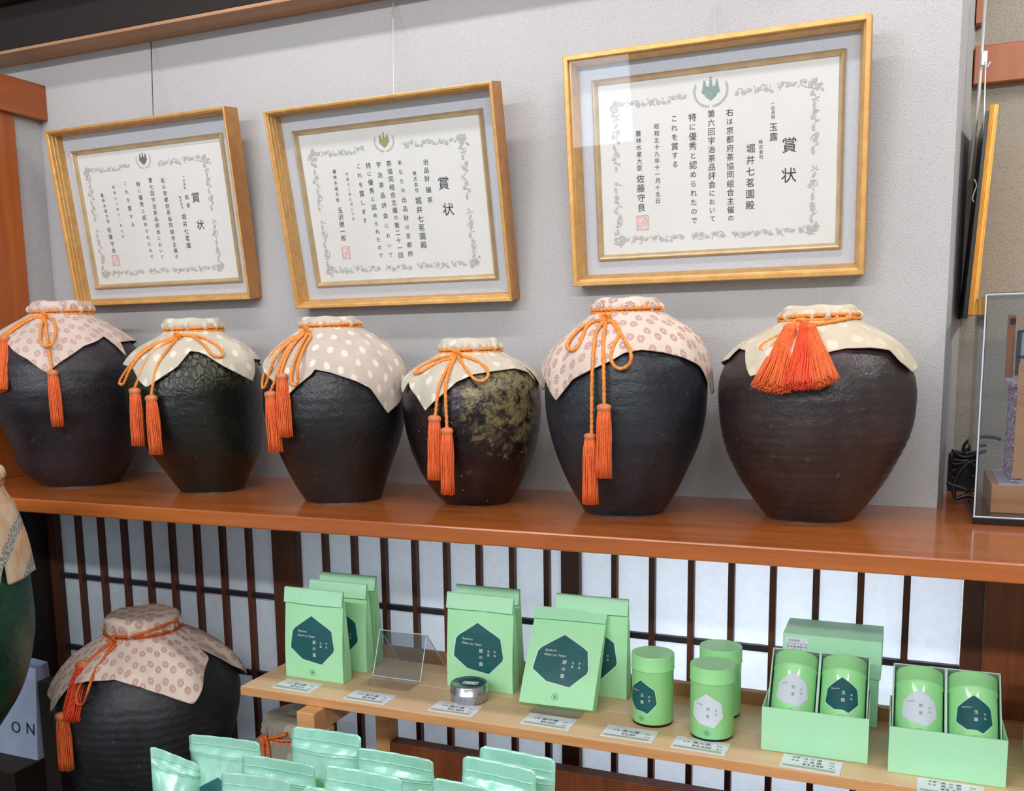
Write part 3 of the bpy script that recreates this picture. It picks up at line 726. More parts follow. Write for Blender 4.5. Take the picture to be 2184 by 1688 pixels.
        Fh = [(i * nn + j, (i + 1) * nn + j, (i + 1) * nn + (j + 1) % nn, i * nn + (j + 1) % nn) for i in range(len(pr) - 1) for j in range(nn)] + [tuple(range(nn)), tuple(range((len(pr) - 1) * nn, len(pr) * nn))]
        mh.add(Vh, Fh); mh.build('head', M_knob if style != 'fan' else tm, te, True)
        ms = MB(); ns = 260 if style == 'fan' else 74
        for q in range(ns):
            ang = q * 2.39996; rad = math.sqrt((q + .5) / ns)
            e0 = (u * math.cos(ang) + .75 * v * math.sin(ang)) * rad * r0 * .93
            sp = (u * math.cos(ang) + (.45 if style == 'fan' else .7) * v * math.sin(ang)) * rad * r1
            Ls = L * (1 + rn.uniform(-.015, .01) - (.05 * rad if style == 'fan' else 0)); jx = u * rn.uniform(-1, 1) * r1 * (.16 if style == 'fan' else .05)
            pts = []
            for t in (0, .15, .35, .6, .8, 1.0):
                f = t if style == 'fan' else min(1, t * 2.2) ** .6 if r1 > r0 else t
                pts.append(d * (hl * .9 + (Ls - hl * .9) * t) + e0 * (1 - f) + sp * f + jx * t * t + (u * math.sin(t * 9 + q) * .0006))
            tube(ms, pts, .0011 if style == 'fan' else .0013, 4)
        tag(ms.build('fringe', tm, te, True), kind='stuff')
    return rt
def run_(s, z):   # running maximum of the radius from the neck down to z: hanging cloth falls straight past the bulge
    i = np.searchsorted(-s.z, -z); a = s.r[:max(1, i)]; return max(float(a[-8:].max() if 0 else a.max()) - 0.0, 0) if z < s.zn else 0
Jar.run = run_
Z1 = G(0, 600, 3.377); Z3 = G(540, 640, 3.4125); Z5 = G(1130, 600, 3.186); Z6 = G(1500, 600, 3.126); Z7 = G(0, 1040, 2.605); Z8 = G(500, 1440, 6.807)
def L(g, *pts): return [g(*p) for p in pts]
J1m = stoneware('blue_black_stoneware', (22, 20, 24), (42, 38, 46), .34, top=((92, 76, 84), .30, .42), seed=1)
J2m = stoneware('olive_black_glaze', (14, 17, 15), (30, 33, 28), .15, crackle=((84, 82, 52), .22, .32), seed=2)
J3m = stoneware('dark_slate_stoneware', (20, 21, 22), (38, 40, 42), .27, seed=3)
J4m = stoneware('glossy_brown_black_glaze', (17, 12, 14), (42, 32, 36), .12, specks=True, patch=((128, 116, 80), (.9, -.35, .55), .36), seed=4)
J5m = stoneware('matt_slate_blue_stoneware', (24, 27, 32), (44, 49, 57), .33, seed=5)
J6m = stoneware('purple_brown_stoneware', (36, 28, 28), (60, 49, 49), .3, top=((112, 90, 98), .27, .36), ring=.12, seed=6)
J7m = stoneware('charcoal_stoneware', (24, 26, 28), (42, 45, 49), .45, ring=.25, seed=7)
J9m = stoneware('dark_green_glaze', (10, 46, 34), (24, 74, 54), .25, seed=9, ring=.1)
JG = 'tea jars lined up on the upper shelf'
g = Z1
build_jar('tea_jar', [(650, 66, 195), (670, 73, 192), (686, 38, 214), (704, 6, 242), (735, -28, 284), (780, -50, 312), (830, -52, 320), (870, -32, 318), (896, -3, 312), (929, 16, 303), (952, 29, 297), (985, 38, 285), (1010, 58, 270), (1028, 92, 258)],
  1.826, ZS, 'blue-black tea jar with pink-flowered cloth, first from the left on the shelf', J1m, M_flower,
  L(g, (0, 430), (60, 460), (200, 562), (335, 662), (450, 575), (600, 470), (745, 398), (860, 440), (965, 548)),
  [('c', L(g, (320, 250), (298, 330), (290, 420), (320, 470), (375, 452), (402, 370), (385, 290), (335, 245))), ('c', L(g, (320, 250), (332, 340), (350, 480), (372, 640))),
   ('c', L(g, (305, 245), (200, 285), (100, 350), (30, 400))), ('c', L(g, (305, 240), (190, 275), (90, 340), (25, 385))),
   ('tassel', g(376, 642), g(417, 1045), 24, 29, M_orange, ''), ('tassel', g(32, 395), g(12, 790), 22, 26, M_orange, '')], knot=g(318, 245), seed=11, group=JG)
build_jar('tea_jar', [(687, 352, 470), (706, 360, 468), (718, 343, 484), (740, 305, 525), (765, 282, 545), (800, 267, 558), (830, 262, 562), (870, 264, 562), (900, 276, 562), (930, 297, 562), (964, 324, 558), (990, 344, 547), (1015, 362, 532), (1043, 385, 523)],
  1.835, ZS, 'glossy olive-black tea jar with crackled shoulder and dotted linen cover, second from the left', J2m, M_dots2,
  L(g, (895, 605), (965, 628), (1075, 765), (1280, 615), (1370, 505), (1430, 512), (1480, 530), (1600, 610), (1795, 722), (1885, 560)),
  [('c', L(g, (1262, 402), (1060, 480), (950, 590), (880, 690), (862, 735), (890, 738), (935, 640), (1000, 545), (1100, 470), (1258, 412))),
   ('c', L(g, (1280, 395), (1380, 395), (1460, 450), (1530, 530), (1590, 545), (1606, 515), (1560, 460), (1440, 400), (1330, 388), (1285, 392))),
   ('c', L(g, (1265, 410), (1150, 480), (1060, 580), (1000, 700), (972, 768))), ('c', L(g, (1275, 415), (1200, 500), (1130, 620), (1102, 740), (1090, 822))),
   ('tassel', g(970, 770), g(995, 1185), 25, 31, M_orange, ''), ('tassel', g(1087, 822), g(1124, 1248), 26, 32, M_orange, '')], knot=g(1275, 400), seed=12, group=JG, folds=(5, .010))
g = Z3
build_jar('tea_jar', [(684, 645, 761), (699, 650, 762), (712, 630, 786), (740, 592, 824), (770, 570, 845), (800, 562, 858), (840, 559, 864), (880, 562, 865), (912, 572, 862), (951, 590, 851), (985, 605, 838), (1021, 624, 826), (1053, 644, 817), (1066, 652, 814)],
  1.808, ZS, 'dark slate tea jar under large white-dotted beige cloth, third from the left', J3m, M_dots,
  L(g, (112, 365), (150, 590), (262, 690), (340, 610), (425, 545), (450, 508), (560, 530), (740, 590), (850, 645), (920, 740), (980, 828), (1040, 760), (1085, 690), (1105, 560)),
  [('c', L(g, (380, 230), (250, 300), (150, 390), (90, 500), (66, 620), (84, 635), (112, 560), (162, 420), (262, 310), (380, 240))),
   ('c', L(g, (400, 238), (340, 350), (292, 470), (275, 590), (300, 622), (324, 590), (326, 480), (370, 350), (415, 272), (402, 238))),
   ('c', L(g, (372, 235), (290, 330), (230, 440), (200, 545))), ('c', L(g, (378, 240), (270, 340), (215, 430), (170, 560), (128, 665))),
   ('tassel', g(124, 665), g(165, 1110), 26, 33, M_orange, ''), ('tassel', g(205, 535), g(238, 998), 26, 33, M_orange, '')], knot=g(386, 232), seed=13, group=JG, folds=(3, .008))
build_jar('tea_jar', [(730, 944, 1062), (750, 948, 1061), (762, 930, 1082), (780, 896, 1118), (800, 872, 1138), (827, 860, 1152), (869, 858, 1155), (915, 865, 1152), (962, 877, 1142), (1006, 897, 1124), (1041, 921, 1106), (1065, 942, 1091), (1074, 950, 1085)],
  1.856, ZS, 'small shiny brown-black tea jar with golden ash glaze on its right side', J4m, M_dots2,
  L(g, (1068, 578), (1088, 680), (1140, 600), (1200, 710), (1265, 805), (1370, 700), (1480, 600), (1600, 545), (1750, 520), (1900, 500), (1945, 468), (2000, 530), (2060, 610), (2092, 660)),
  [('c', L(g, (1470, 405), (1350, 425), (1230, 480), (1176, 532), (1215, 525), (1330, 462), (1465, 418))),
   ('c', L(g, (1490, 408), (1540, 490), (1610, 575), (1670, 588), (1710, 550), (1690, 490), (1610, 435), (1500, 402))),
   ('c', L(g, (1462, 420), (1400, 520), (1350, 650), (1326, 845))), ('c', L(g, (1470, 425), (1425, 520), (1400, 650), (1410, 935))),
   ('tassel', g(1320, 842), g(1316, 1310), 27, 29, M_orange, ''), ('tassel', g(1410, 932), g(1416, 1416), 26, 30, M_orange, '')], knot=g(1480, 402), seed=14, group=JG, folds=(4, .005))
g = Z5
build_jar('tea_jar', [(645, 1270, 1401), (666, 1273, 1400), (680, 1255, 1430), (700, 1228, 1462), (730, 1194, 1492), (760, 1172, 1503), (785, 1164, 1508), (832, 1161, 1509), (882, 1165, 1506), (930, 1175, 1497), (970, 1187, 1481), (1014, 1204, 1459), (1046, 1221, 1443), (1075, 1238, 1424), (1092, 1247, 1413)],
  1.839, ZS, 'tall slate-blue tea jar with wide pink flower cloth, fifth from the left', J5m, M_flower2,
  L(g, (78, 600), (120, 700), (190, 812), (300, 670), (450, 590), (560, 540), (640, 490), (760, 468), (900, 485), (1040, 520), (1150, 580), (1200, 660), (1228, 770)),
  [('c', L(g, (510, 265), (420, 275), (320, 340), (258, 420), (268, 466), (312, 462), (350, 400), (385, 310), (440, 272), (505, 262))),
   ('c', L(g, (530, 270), (585, 285), (605, 360), (570, 440), (550, 510), (570, 570), (620, 595), (678, 560), (686, 490), (650, 410), (600, 330), (565, 285), (532, 262))),
   ('c', L(g, (505, 275), (450, 350), (430, 500), (422, 700), (420, 1035))), ('c', L(g, (515, 280), (500, 400), (502, 600), (505, 835))),
   ('tassel', g(408, 1035), g(412, 1515), 24, 33, M_orange, ''), ('tassel', g(504, 836), g(503, 1338), 29, 33, M_orange, '')], knot=g(518, 256), seed=15, group=JG, folds=(3, .003))
g = Z6
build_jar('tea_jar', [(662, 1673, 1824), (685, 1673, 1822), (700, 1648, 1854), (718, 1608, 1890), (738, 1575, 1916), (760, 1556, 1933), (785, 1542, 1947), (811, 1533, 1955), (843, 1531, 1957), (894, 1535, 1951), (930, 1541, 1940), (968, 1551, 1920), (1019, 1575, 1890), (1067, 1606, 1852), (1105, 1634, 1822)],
  1.886, ZS, 'broad purple-brown tea jar at the right end with two fanned orange tassels', J6m, M_dots3,
  L(g, (168, 520), (245, 450), (285, 462), (285, 520), (335, 635), (480, 600), (600, 560), (810, 480), (950, 450), (1100, 445), (1220, 462), (1300, 540), (1395, 610)),
  [('c', L(g, (500, 365), (400, 420), (388, 460), (425, 468), (485, 405))), ('c', L(g, (790, 530), (826, 610), (800, 690), (760, 712), (730, 680), (724, 620))),
   ('c', L(g, (640, 280), (760, 285), (900, 262), (1000, 240))),
   ('tassel', g(585, 296), g(440, 735), 30, 78, M_orange, 'fan'), ('tassel', g(690, 290), g(640, 722), 32, 62, M_tasselred, 'fan'), ('tassel', g(700, 292), g(800, 700), 30, 62, M_orange, 'fan')],
  knot=g(640, 285), seed=16, group=JG, nring=3, cordmat=M_cord, folds=(4, .009), rings=.16)
g = Z7
ZP = .345
build_jar('tea_jar', [(1313, 224, 380), (1341, 232, 378), (1352, 218, 398), (1372, 188, 440), (1400, 150, 478), (1440, 122, 505), (1478, 113, 514), (1520, 115, 511), (1562, 125, 503), (1610, 143, 488), (1654, 163, 470), (1700, 188, 446), (1760, 222, 410)],
  1.70, ZP, 'charcoal tea jar with rose flower cloth standing low at the left under the shelf', J7m, M_flower2,
  L(g, (278, 1190), (292, 1250), (340, 1160), (400, 1092), (500, 1072), (640, 1070), (780, 1110), (900, 1150), (1060, 1200), (1120, 1060), (1146, 985), (1160, 905), (1225, 885), (1305, 960)),
  [('c', L(g, (632, 852), (560, 975), (470, 1060), (426, 1150), (430, 1203), (462, 1198), (492, 1120), (535, 1010), (645, 870))), ('c', L(g, (622, 850), (540, 930), (470, 985))), ('c', L(g, (640, 845), (560, 905), (480, 975))),
   ('c', L(g, (600, 825), (720, 828), (850, 790), (985, 738))),
   ('tassel', g(462, 968), g(388, 1302), 30, 44, M_tasselred, ''), ('tassel', g(345, 1255), g(370, 1568), 30, 36, M_orange, '')], knot=g(628, 848), seed=17, cordmat=M_cordred, folds=(6, .013), zback=.72)
build_jar('tea_jar', [(1527, 565, 691), (1560, 573, 684), (1575, 555, 705), (1600, 528, 738), (1650, 500, 768), (1720, 500, 768), (1800, 540, 728), (1880, 590, 680)],
  1.79, ZP, 'small jar with taupe cover tied by rust cord, half hidden behind the table corner beam', J3m, M_plain,
  L(Z8, (180, 1200), (500, 1500), (900, 1500), (1300, 1300), (1690, 880)),
  [('c', L(Z8, (440, 930), (415, 1040), (425, 1160), (430, 1250))), ('c', L(Z8, (465, 930), (490, 1060), (505, 1200), (500, 1300))), ('c', L(Z8, (445, 935), (560, 910), (700, 880), (760, 850)))],
  knot=Z8(440, 935), seed=18, cordmat=M_cordred, folds=(6, .010), ringr=.004)
g = G(0, 0, 1)
build_jar('tea_jar', [(1008, -230, 6), (1036, -222, -4), (1050, -240, 0), (1072, -280, 14), (1100, -310, 30), (1152, -338, 50), (1247, -360, 66), (1332, -366, 77), (1366, -366, 77), (1435, -354, 67), (1493, -336, 50), (1535, -310, 23), (1570, -285, -2), (1640, -240, -45), (1700, -210, -75)],
  1.28, ZP, 'large dark green jar with striped brocade cover, cut off by the left edge', J9m, M_brocade,
  L(g, (-220, 1270), (-70, 1290), (-12, 1293), (22, 1250), (48, 1203)), [], seed=19, folds=(3, .004))

# ------------------------------------------------------------------ green tea packages
HEPT = [(-.05, 1.0), (.86, .46), (1.0, -.38), (.42, -1.0), (-.28, -.98), (-1.02, -.42), (-.92, .36)]
def poly_strip(mb, pts, fn, rows=14, cols=10):
    P = np.array(pts); z0, z1 = P[:, 1].min(), P[:, 1].max(); V = []; F = []; n = len(P)
    for i in range(rows + 1):
        z = z0 + (z1 - z0) * (.0005 + .999 * i / rows); xs = []
        for k in range(n):
            a, b = P[k], P[(k + 1) % n]
            if (a[1] - z) * (b[1] - z) <= 0 and a[1] != b[1]: xs.append(a[0] + (b[0] - a[0]) * (z - a[1]) / (b[1] - a[1]))
        x0, x1 = min(xs), max(xs)
        for j in range(cols + 1): V.append(fn(x0 + (x1 - x0) * j / cols, z))
    F = [(i * (cols + 1) + j, i * (cols + 1) + j + 1, (i + 1) * (cols + 1) + j + 1, (i + 1) * (cols + 1) + j) for i in range(rows) for j in range(cols)]
    mb.add(V, F)
def hept_label(parent, cx, cz, sx, sz, fnd, dark, latin, big, mids, flat=True):
    """fnd(u, v, d): surface point at local (u, v) lifted by d"""
    rows, cols = (14, 2) if flat else (16, 12)
    H = [(cx + a * sx, cz + b * sz) for a, b in HEPT]; H2 = [(cx + a * sx * 1.05, cz + b * sz * 1.045) for a, b in HEPT]
    m1 = MB(); poly_strip(m1, H2, lambda u, v: fnd(u, v, .0004), rows, cols); lab = None
    m0 = MB(); poly_strip(m0, H, lambda u, v: fnd(u, v, .0007), rows, cols)
    lab = m0.build('label', M_teal if dark else M_pale, parent)
    if dark: m1.build('label_border', M_labeledge, lab)
    t = MB(); f = lambda u, v: fnd(u, v, .0010)
    for i, s in enumerate(latin): put_line(t, s, cx - sx * .66, cz + sz * (.30 - .18 * i), sz * .125, f)
    n = len(big)
    for i, ch in enumerate(big): put_char(t, ch, cx + sx * (.12 if mids and len(mids) > 1 else .06), cz - sz * (.08 + .27 * i if n > 2 else -.10 + .42 * i), sz * (.17 if n > 2 else .22), f)
    for q, wd_ in enumerate(mids):
        for i, ch in enumerate(wd_): put_char(t, ch, cx + sx * ((.42 + .24 * q) if len(mids) > 1 else .52), cz - sz * ((.08 if len(mids) > 1 else -.04) + (.15 if len(mids) > 1 else .22) * i), sz * (.10 if len(mids) > 1 else .14), f)
    t.build('lettering', M_white if dark else M_greyprint, lab)
def round_mark(parent, cx, cz, r, fnd, m=None):
    t = MB(); n = 28
    V = []; 
    for j in range(n):
        a = 2 * PI * j / n
        for q in (1, .9): V.append(fnd(cx + r * q * math.cos(a), cz + r * q * math.sin(a), .0007))
    F = [(2 * j, 2 * ((j + 1) % n), 2 * ((j + 1) % n) + 1, 2 * j + 1) for j in range(n)]; t.add(V, F)
    for x in (-.28, .0, .28): 
        t.add([fnd(cx + r * (x - .06), cz - r * .42, .0007), fnd(cx + r * (x + .06), cz - r * .42, .0007), fnd(cx + r * (x + .06), cz + r * .42, .0007), fnd(cx + r * (x - .06), cz + r * .42, .0007)], [(0, 1, 2, 3)])
    for z in (-.4, .0, .4): t.add([fnd(cx - r * .34, cz + r * (z - .05), .0007), fnd(cx + r * .34, cz + r * (z - .05), .0007), fnd(cx + r * .34, cz + r * (z + .05), .0007), fnd(cx - r * .34, cz + r * (z + .05), .0007)], [(0, 1, 2, 3)])
    t.build('round_mark', m or M_greenprint, parent)
def paper_bag(loc, w, dep, h, label, big='碧の露', lat=('Gyokuro', 'Midori no Tsuyu'), rot=(0, 0, 0), flap=.030, ridge=.72, seed=1, labeled=True, fl_tilt=.004):
    """standing paper bag: local origin at bottom-front-left, x right, y back, z up; top gathers to a ridge and folds over the front"""
    rt = empty('paper_tea_bag', loc, label, 'bag', 'green paper tea bags on the table', rot=rot); rn = random.Random(seed)
    yr = dep * .42   # ridge y
    def fy(z, u):   # front face y at height z
        t = z / h; bul = .006 * math.sin(PI * min(1, t * 1.1)) * math.sin(PI * u)
        return (yr * max(0, (t - .25) / .75) ** 1.3 if t > .25 else 0) - bul
    NX, NZ = 10, 16; V = []; F = []
    top = h
    for i in range(NZ + 1):
        z = top * i / NZ
        for j in range(NX + 1):
            u = j / NX; V.append((w * u, fy(z, u), z))
    F += [(i * (NX + 1) + j, i * (NX + 1) + j + 1, (i + 1) * (NX + 1) + j + 1, (i + 1) * (NX + 1) + j) for i in range(NZ) for j in range(NX)]
    nb = len(V)
    for i in range(NZ + 1):
        z = top * i / NZ; t = z / h; y = dep - (dep - yr - .001) * max(0, (t - .15) / .85) ** 1.2
        for j in range(NX + 1): V.append((w * j / NX, y, z))
    F += [(nb + i * (NX + 1) + j, nb + (i + 1) * (NX + 1) + j, nb + (i + 1) * (NX + 1) + j + 1, nb + i * (NX + 1) + j + 1) for i in range(NZ) for j in range(NX)]
    # gusset sides with an inward crease
    for side, jx in ((0, 0), (1, NX)):
        ns = len(V)
        for i in range(NZ + 1):
            z = top * i / NZ; t = z / h; a = V[i * (NX + 1) + jx]; b = V[nb + i * (NX + 1) + jx]
            ins = w * .0 + .018 * max(0, t - .25); x = a[0] + (ins if side == 0 else -ins)
            V += [a, (x, (a[1] + b[1]) / 2, z), b]
        for i in range(NZ):
            for q in (0, 1):
                f = (ns + i * 3 + q, ns + (i + 1) * 3 + q, ns + (i + 1) * 3 + q + 1, ns + i * 3 + q + 1)
                F.append(f if side == 1 else f[::-1])
    ns = len(V); V += [(0, 0, 0), (w, 0, 0), (w, dep, 0), (0, dep, 0)]; F.append((ns, ns + 3, ns + 2, ns + 1))
    mesh_obj('bag_body', V, F, M_green, rt)
    # folded-over flap
    m = MB(); x0, x1 = -.001, w + .001; ex = -.004
    y_ = yr - .0035
    for a, b in (((x0, yr + .002, top + .0015), (x1, yr + .002, top + .0015)),): pass
    N = 8; VV = []
    for j in range(N + 1):
        u = j / N; x = x0 + (x1 - x0) * u; wv = .0012 * math.sin(u * 7 + seed)
        zf = top - flap; yb_ = fy(zf, u) - .0035 - fl_tilt + wv
        VV += [(x, yr + .002, top - .004), (x, yr - .0005, top + .002), (x, yr - .004, top + .0005), (x + ex * (1 - 2 * u) * -.2, yb_, zf), (x, yb_ + .0012, zf - .0004)]
    m.add(VV, [(j * 5 + q, (j + 1) * 5 + q, (j + 1) * 5 + q + 1, j * 5 + q + 1) for j in range(N) for q in range(4)])
    m.build('folded_flap', M_green2, rt)
    if labeled:
        fnd = lambda u, v, d: (u, fy(v, max(0, min(1, u / w))) - d - .0004, v)
        hept_label(rt, w * .5, h * .455, w * .375, h * .262, fnd, True, lat, big, ('玉露', '宇治'))
        round_mark(rt, w * .48, h * .085, w * .045, fnd)
    return rt
def bag_at(px, px_r, ptop, label, dep=.034, w=None, **k):
    A = on_z(px, ZG); w = w or (on_z(px_r, ZG)[0] - A[0]); yy_ = A[1] + dep * .42
    h = on_y(ptop, yy_)[2] - ZG
    return paper_bag((A[0], A[1], ZG + .0005), w, dep, h, label, **k)
bag_at((610.9, 1442.3), (733.5, 1459), (671, 1259), 'frontmost green paper tea bag of the left group, dark teal heptagon label', big='風の露', lat=('Gyokuro', 'Satori no Tsuyu'), seed=1)
w1 = .145
A = on_z((782.6, 1436), ZG); paper_bag((A[0] - w1, A[1], ZG + .0005), w1, .034, on_y((722, 1243), A[1] + .014)[2] - ZG, 'second green paper tea bag of the left group, behind the front one', big='風の露', lat=('Gyokuro', 'Satori no Tsuyu'), seed=2)
A = on_z((801.8, 1416.7), ZG); paper_bag((A[0] - w1, A[1], ZG + .0005), w1, .034, on_y((748, 1227), A[1] + .014)[2] - ZG, 'rearmost green paper tea bag of the left group', big='風の露', lat=('Gyokuro', 'Satori no Tsuyu'), seed=3)
bag_at((954.5, 1463), (1095.5, 1480.3), (1028, 1271), 'green paper tea bag standing behind the round steel tin', seed=4)
A = on_z((1110, 1455), ZG); paper_bag((A[0] - .150, A[1], ZG + .0005), .146, .032, on_y((1056, 1255), A[1] + .014)[2] - ZG, 'green paper tea bag hidden behind the bag with the steel tin', seed=5)
A = on_z((1336, 1493.8), ZG); paper_bag((A[0] - .15, A[1], ZG + .0005), .15, .034, on_y((1270, 1275), A[1] + .014)[2] - ZG, 'green paper tea bag standing upright behind the tilted one', seed=6)
# tilted bag on its easel
zf_ = ZG + .012; A = on_z((1106.6, 1497.4), zf_); Bq = on_z((1262, 1516.4), zf_)
bestt = min(np.arange(0, .14, .002), key=lambda dy: abs(on_y((1146, 1291), A[1] + dy)[0] - A[0])); T_ = on_y((1146, 1291), A[1] + bestt)
tl = math.atan2(bestt, T_[2] - zf_); hb = math.hypot(bestt, T_[2] - zf_)
tb_ = paper_bag((A[0], A[1], zf_), .150, .030, hb, 'green paper tea bag tilted back on a clear easel in the middle', rot=(-tl, 0, math.atan2(Bq[1] - A[1], Bq[0] - A[0])), seed=7, flap=.026)
ez_ = empty('acrylic_easel', (A[0] + .075, A[1] + .03, ZG), 'clear acrylic easel under the tilted green bag', 'stand')
ob = []
mb = MB(); xa, xb = A[0] + .028, A[0] + .130; y0 = A[1]
mb.add([(xa, y0 - .016, ZG + .012), (xb, y0 - .016, ZG + .012), (xb, y0 - .016, ZG + .001), (xa, y0 - .016, ZG + .001), (xa, y0 + .055, ZG + .001), (xb, y0 + .055, ZG + .001)], [(0, 1, 2, 3), (3, 2, 5, 4)])
o = mb.build('base_plate', M_acry); so = o.modifiers.new('s', 'SOLIDIFY'); so.thickness = .002; ob.append(o)
mb = MB(); mb.add([(xa, y0 + .052, ZG + .004), (xb, y0 + .052, ZG + .004), (xb, y0 + .052 + .1 * math.tan(tl), ZG + .11), (xa, y0 + .052 + .1 * math.tan(tl), ZG + .11), (xa, y0 + .115, ZG + .002), (xb, y0 + .115, ZG + .002)], [(0, 1, 2, 3), (3, 2, 5, 4)])
o = mb.build('back_rest', M_acry); so = o.modifiers.new('s', 'SOLIDIFY'); so.thickness = .002; ob.append(o); world_children(ez_, ob)
# empty acrylic easel left
g = G(800, 1340, 10.55)
xr = on_z(g(1015, 1240), ZG)[0]; yf = on_z(g(1015, 1240), ZG)[1]; xl_ = xr - .115; ya = yf + .036; za_ = on_y(g(1095, 150), ya)[2]; yb_ = on_z(g(1165, 800), ZG)[1]; yfr = on_z(g(720, 1440), ZG)[1]
es = empty('acrylic_easel', ((xl_ + xr) / 2, yf, ZG), 'empty clear acrylic easel beside the left group of green bags', 'stand'); ob = []
mb = MB(); mb.add([(xl_, yfr, ZG + .0012), (xr, yfr, ZG + .0012), (xr, yf, ZG + .0012), (xl_, yf, ZG + .0012), (xl_, ya, za_), (xr, ya, za_), (xl_, yb_, ZG + .0012), (xr, yb_, ZG + .0012)], [(0, 1, 2, 3), (3, 2, 5, 4), (4, 5, 7, 6)])
o = mb.build('folded_sheet', M_acry); so = o.modifiers.new('s', 'SOLIDIFY'); so.thickness = .002; ob.append(o)
mb = MB()
for a_, b_ in (((xl_, yf, ZG + .003), (xr, yf, ZG + .003)), ((xl_, ya, za_), (xr, ya, za_)), ((xr, yf, ZG + .003), (xr, ya, za_)), ((xr, ya, za_), (xr, yb_, ZG + .002)), ((xl_, yf, ZG + .003), (xl_, ya, za_)), ((xl_, ya, za_), (xl_, yb_, ZG + .002))): tube(mb, [a_, b_], .0011, 6)
ob.append(mb.build('polished_edge', M_acryedge)); world_children(es, ob)

# tins
def cyl_fn(cx, cy, r, face):   # unrolled label on a cylinder; face = angle that u=0 looks at
    return lambda u, v, d: (cx + (r + d) * math.cos(face + u / r), cy + (r + d) * math.sin(face + u / r), v)
def tea_tin(loc, label, dark, face, r=.0389, h=.134, rot=None, seam=.106, group='green tea tins', lab=.058, rim=None):
    rt = empty('tea_tin', loc, label, 'tin', group)
    if rot is not None: rt.rotation_euler = rot
    m = MB(); lathe(m, [(0, .0), (r - .001, 0), (r - .0006, .004), (r, .0045)], n=64); m.build('base_rim', rim or M_black, rt, True)
    m = MB(); lathe(m, [(r - .0004, .0045), (r, .005), (r, seam - .002), (r + .0006, seam - .001)], n=64); m.build('tin_body', M_tin, rt, True)
    m = MB(); lathe(m, [(r + .0002, seam - .001), (r + .0016, seam), (r + .0016, seam + .001), (r + .0009, seam + .002), (r + .0009, h - .0025), (r + .0004, h - .0006), (r - .0015, h), (r - .004, h - .0006), (r * .5, h + .0004), (.0002, h + .0006)], n=64)
    o = m.build('lid', M_tin, rt, True)
    f0 = cyl_fn(0, 0, r, face)
    fnd = lambda u, v, d: f0(u, v, d)
    hept_label(rt, 0, lab, .029, .0315, fnd, dark, ('Gyokuro',) if dark else ('Sencha',), '玉露' if dark else '煎茶', ('宇治',), False)
    round_mark(rt, 0, .016, .0052, fnd)
    return rt
def look(x, y, extra=0): return math.atan2(-y, -x) + extra
tea_tin((-.425, 1.738, ZG + .0005), 'green tea tin with dark teal label, left of the three tins', True, look(-.425, 1.738) - .55)
tea_tin((-.309, 1.712, ZG + .0005), 'green tea tin with pale label standing in front', False, look(-.309, 1.712) - .22)
tea_tin((-.314, 1.823, ZG + .0005), 'green tea tin at the back, half covered by the pale-labelled tin', False, look(-.314, 1.823) - 2.5)
# flat steel tin
A = np.array([-.795, 1.712]); st = empty('round_steel_tin', (A[0], A[1], ZG + .0012), 'flat round steel tin with dark label on its lid', 'tin')
r = .0375
m = MB(); lathe(m, [(0, 0), (r - .002, 0), (r - .0006, .0015), (r - .0006, .017)], n=64); m.build('tin_body', M_steel, st, True)
m = MB(); lathe(m, [(r - .0004, .0168), (r + .0012, .0172), (r + .0012, .0185), (r + .0002, .0192), (r + .0002, .034), (r - .0008, .0356), (r - .002, .036), (r - .003, .0352), (0.0002, .0352)], n=64); m.build('lid', M_steel, st, True)
m = MB(); poly_strip(m, [(a * .027 + .004, b * .024 + .006) for a, b in HEPT], lambda u, v: (u, v, .0356), 10, 2); lb = m.build('label', M_teal, st)
ca, sa = math.cos(.16), math.sin(.16); R2 = lambda u, v, z: (u * ca - v * sa, u * sa + v * ca, z)
m = MB(); flat_poly(m, [(-.016, -.008), (.016, -.008), (.016, .008), (-.016, .008)], lambda u, v: R2(u + .004, v - .004, .0360)); pl_ = m.build('sticker', M_white, lb)
m = MB()
for i, ch in enumerate('碧の露'): put_char(m, ch, -.008 + .012 * i, -.006, .0065, lambda u, v: R2(u, v, .0363))
m.build('lettering', M_ink, lb)
# price cards
def price_card(p, ang, label, rows_, price, lift=.0012):
    w, h = .096, .054; rt = empty('price_card', (p[0], p[1], ZG + lift), label, 'price card', 'price cards along the table edge', rot=(0, 0, ang))
    m = MB(); m.box(0, w, 0, h, 0, .0009); m.build('card', M_card, rt)
    m = MB(); f = lambda u, v: (u, v, .0012)
    flat_poly(m, [(.004, .0045), (w - .008, .0045), (w - .008, .0125), (.004, .0125)], f); m.build('green_strip', M_cardgreen, rt)
    m = MB(); f = lambda u, v: (u, v, .0015)
    for k, (a_, b_) in enumerate(rows_):
        zz = h * .62 if len(rows_) == 1 else h * .80 - k * .0115
        for i, ch in enumerate(a_): put_char(m, ch, .018 + .007 * i, zz, .006, f)
        for i, ch in enumerate(b_): put_char(m, ch, .038 + .011 * i, zz, .0105 if len(rows_) == 1 else .0085, f)
        put_line(m, '50g', .076, zz - .003, .006, f)
    put_line(m, price, .034, h * .30, .012, f)
    for i, ch in enumerate('税込'): put_char(m, ch, .080 + .006 * i, h * .35, .005, f)
    put_line(m, 'Gyokuro', .018, h * .86, .004, f)
    m.build('lettering', M_ink, rt); return rt
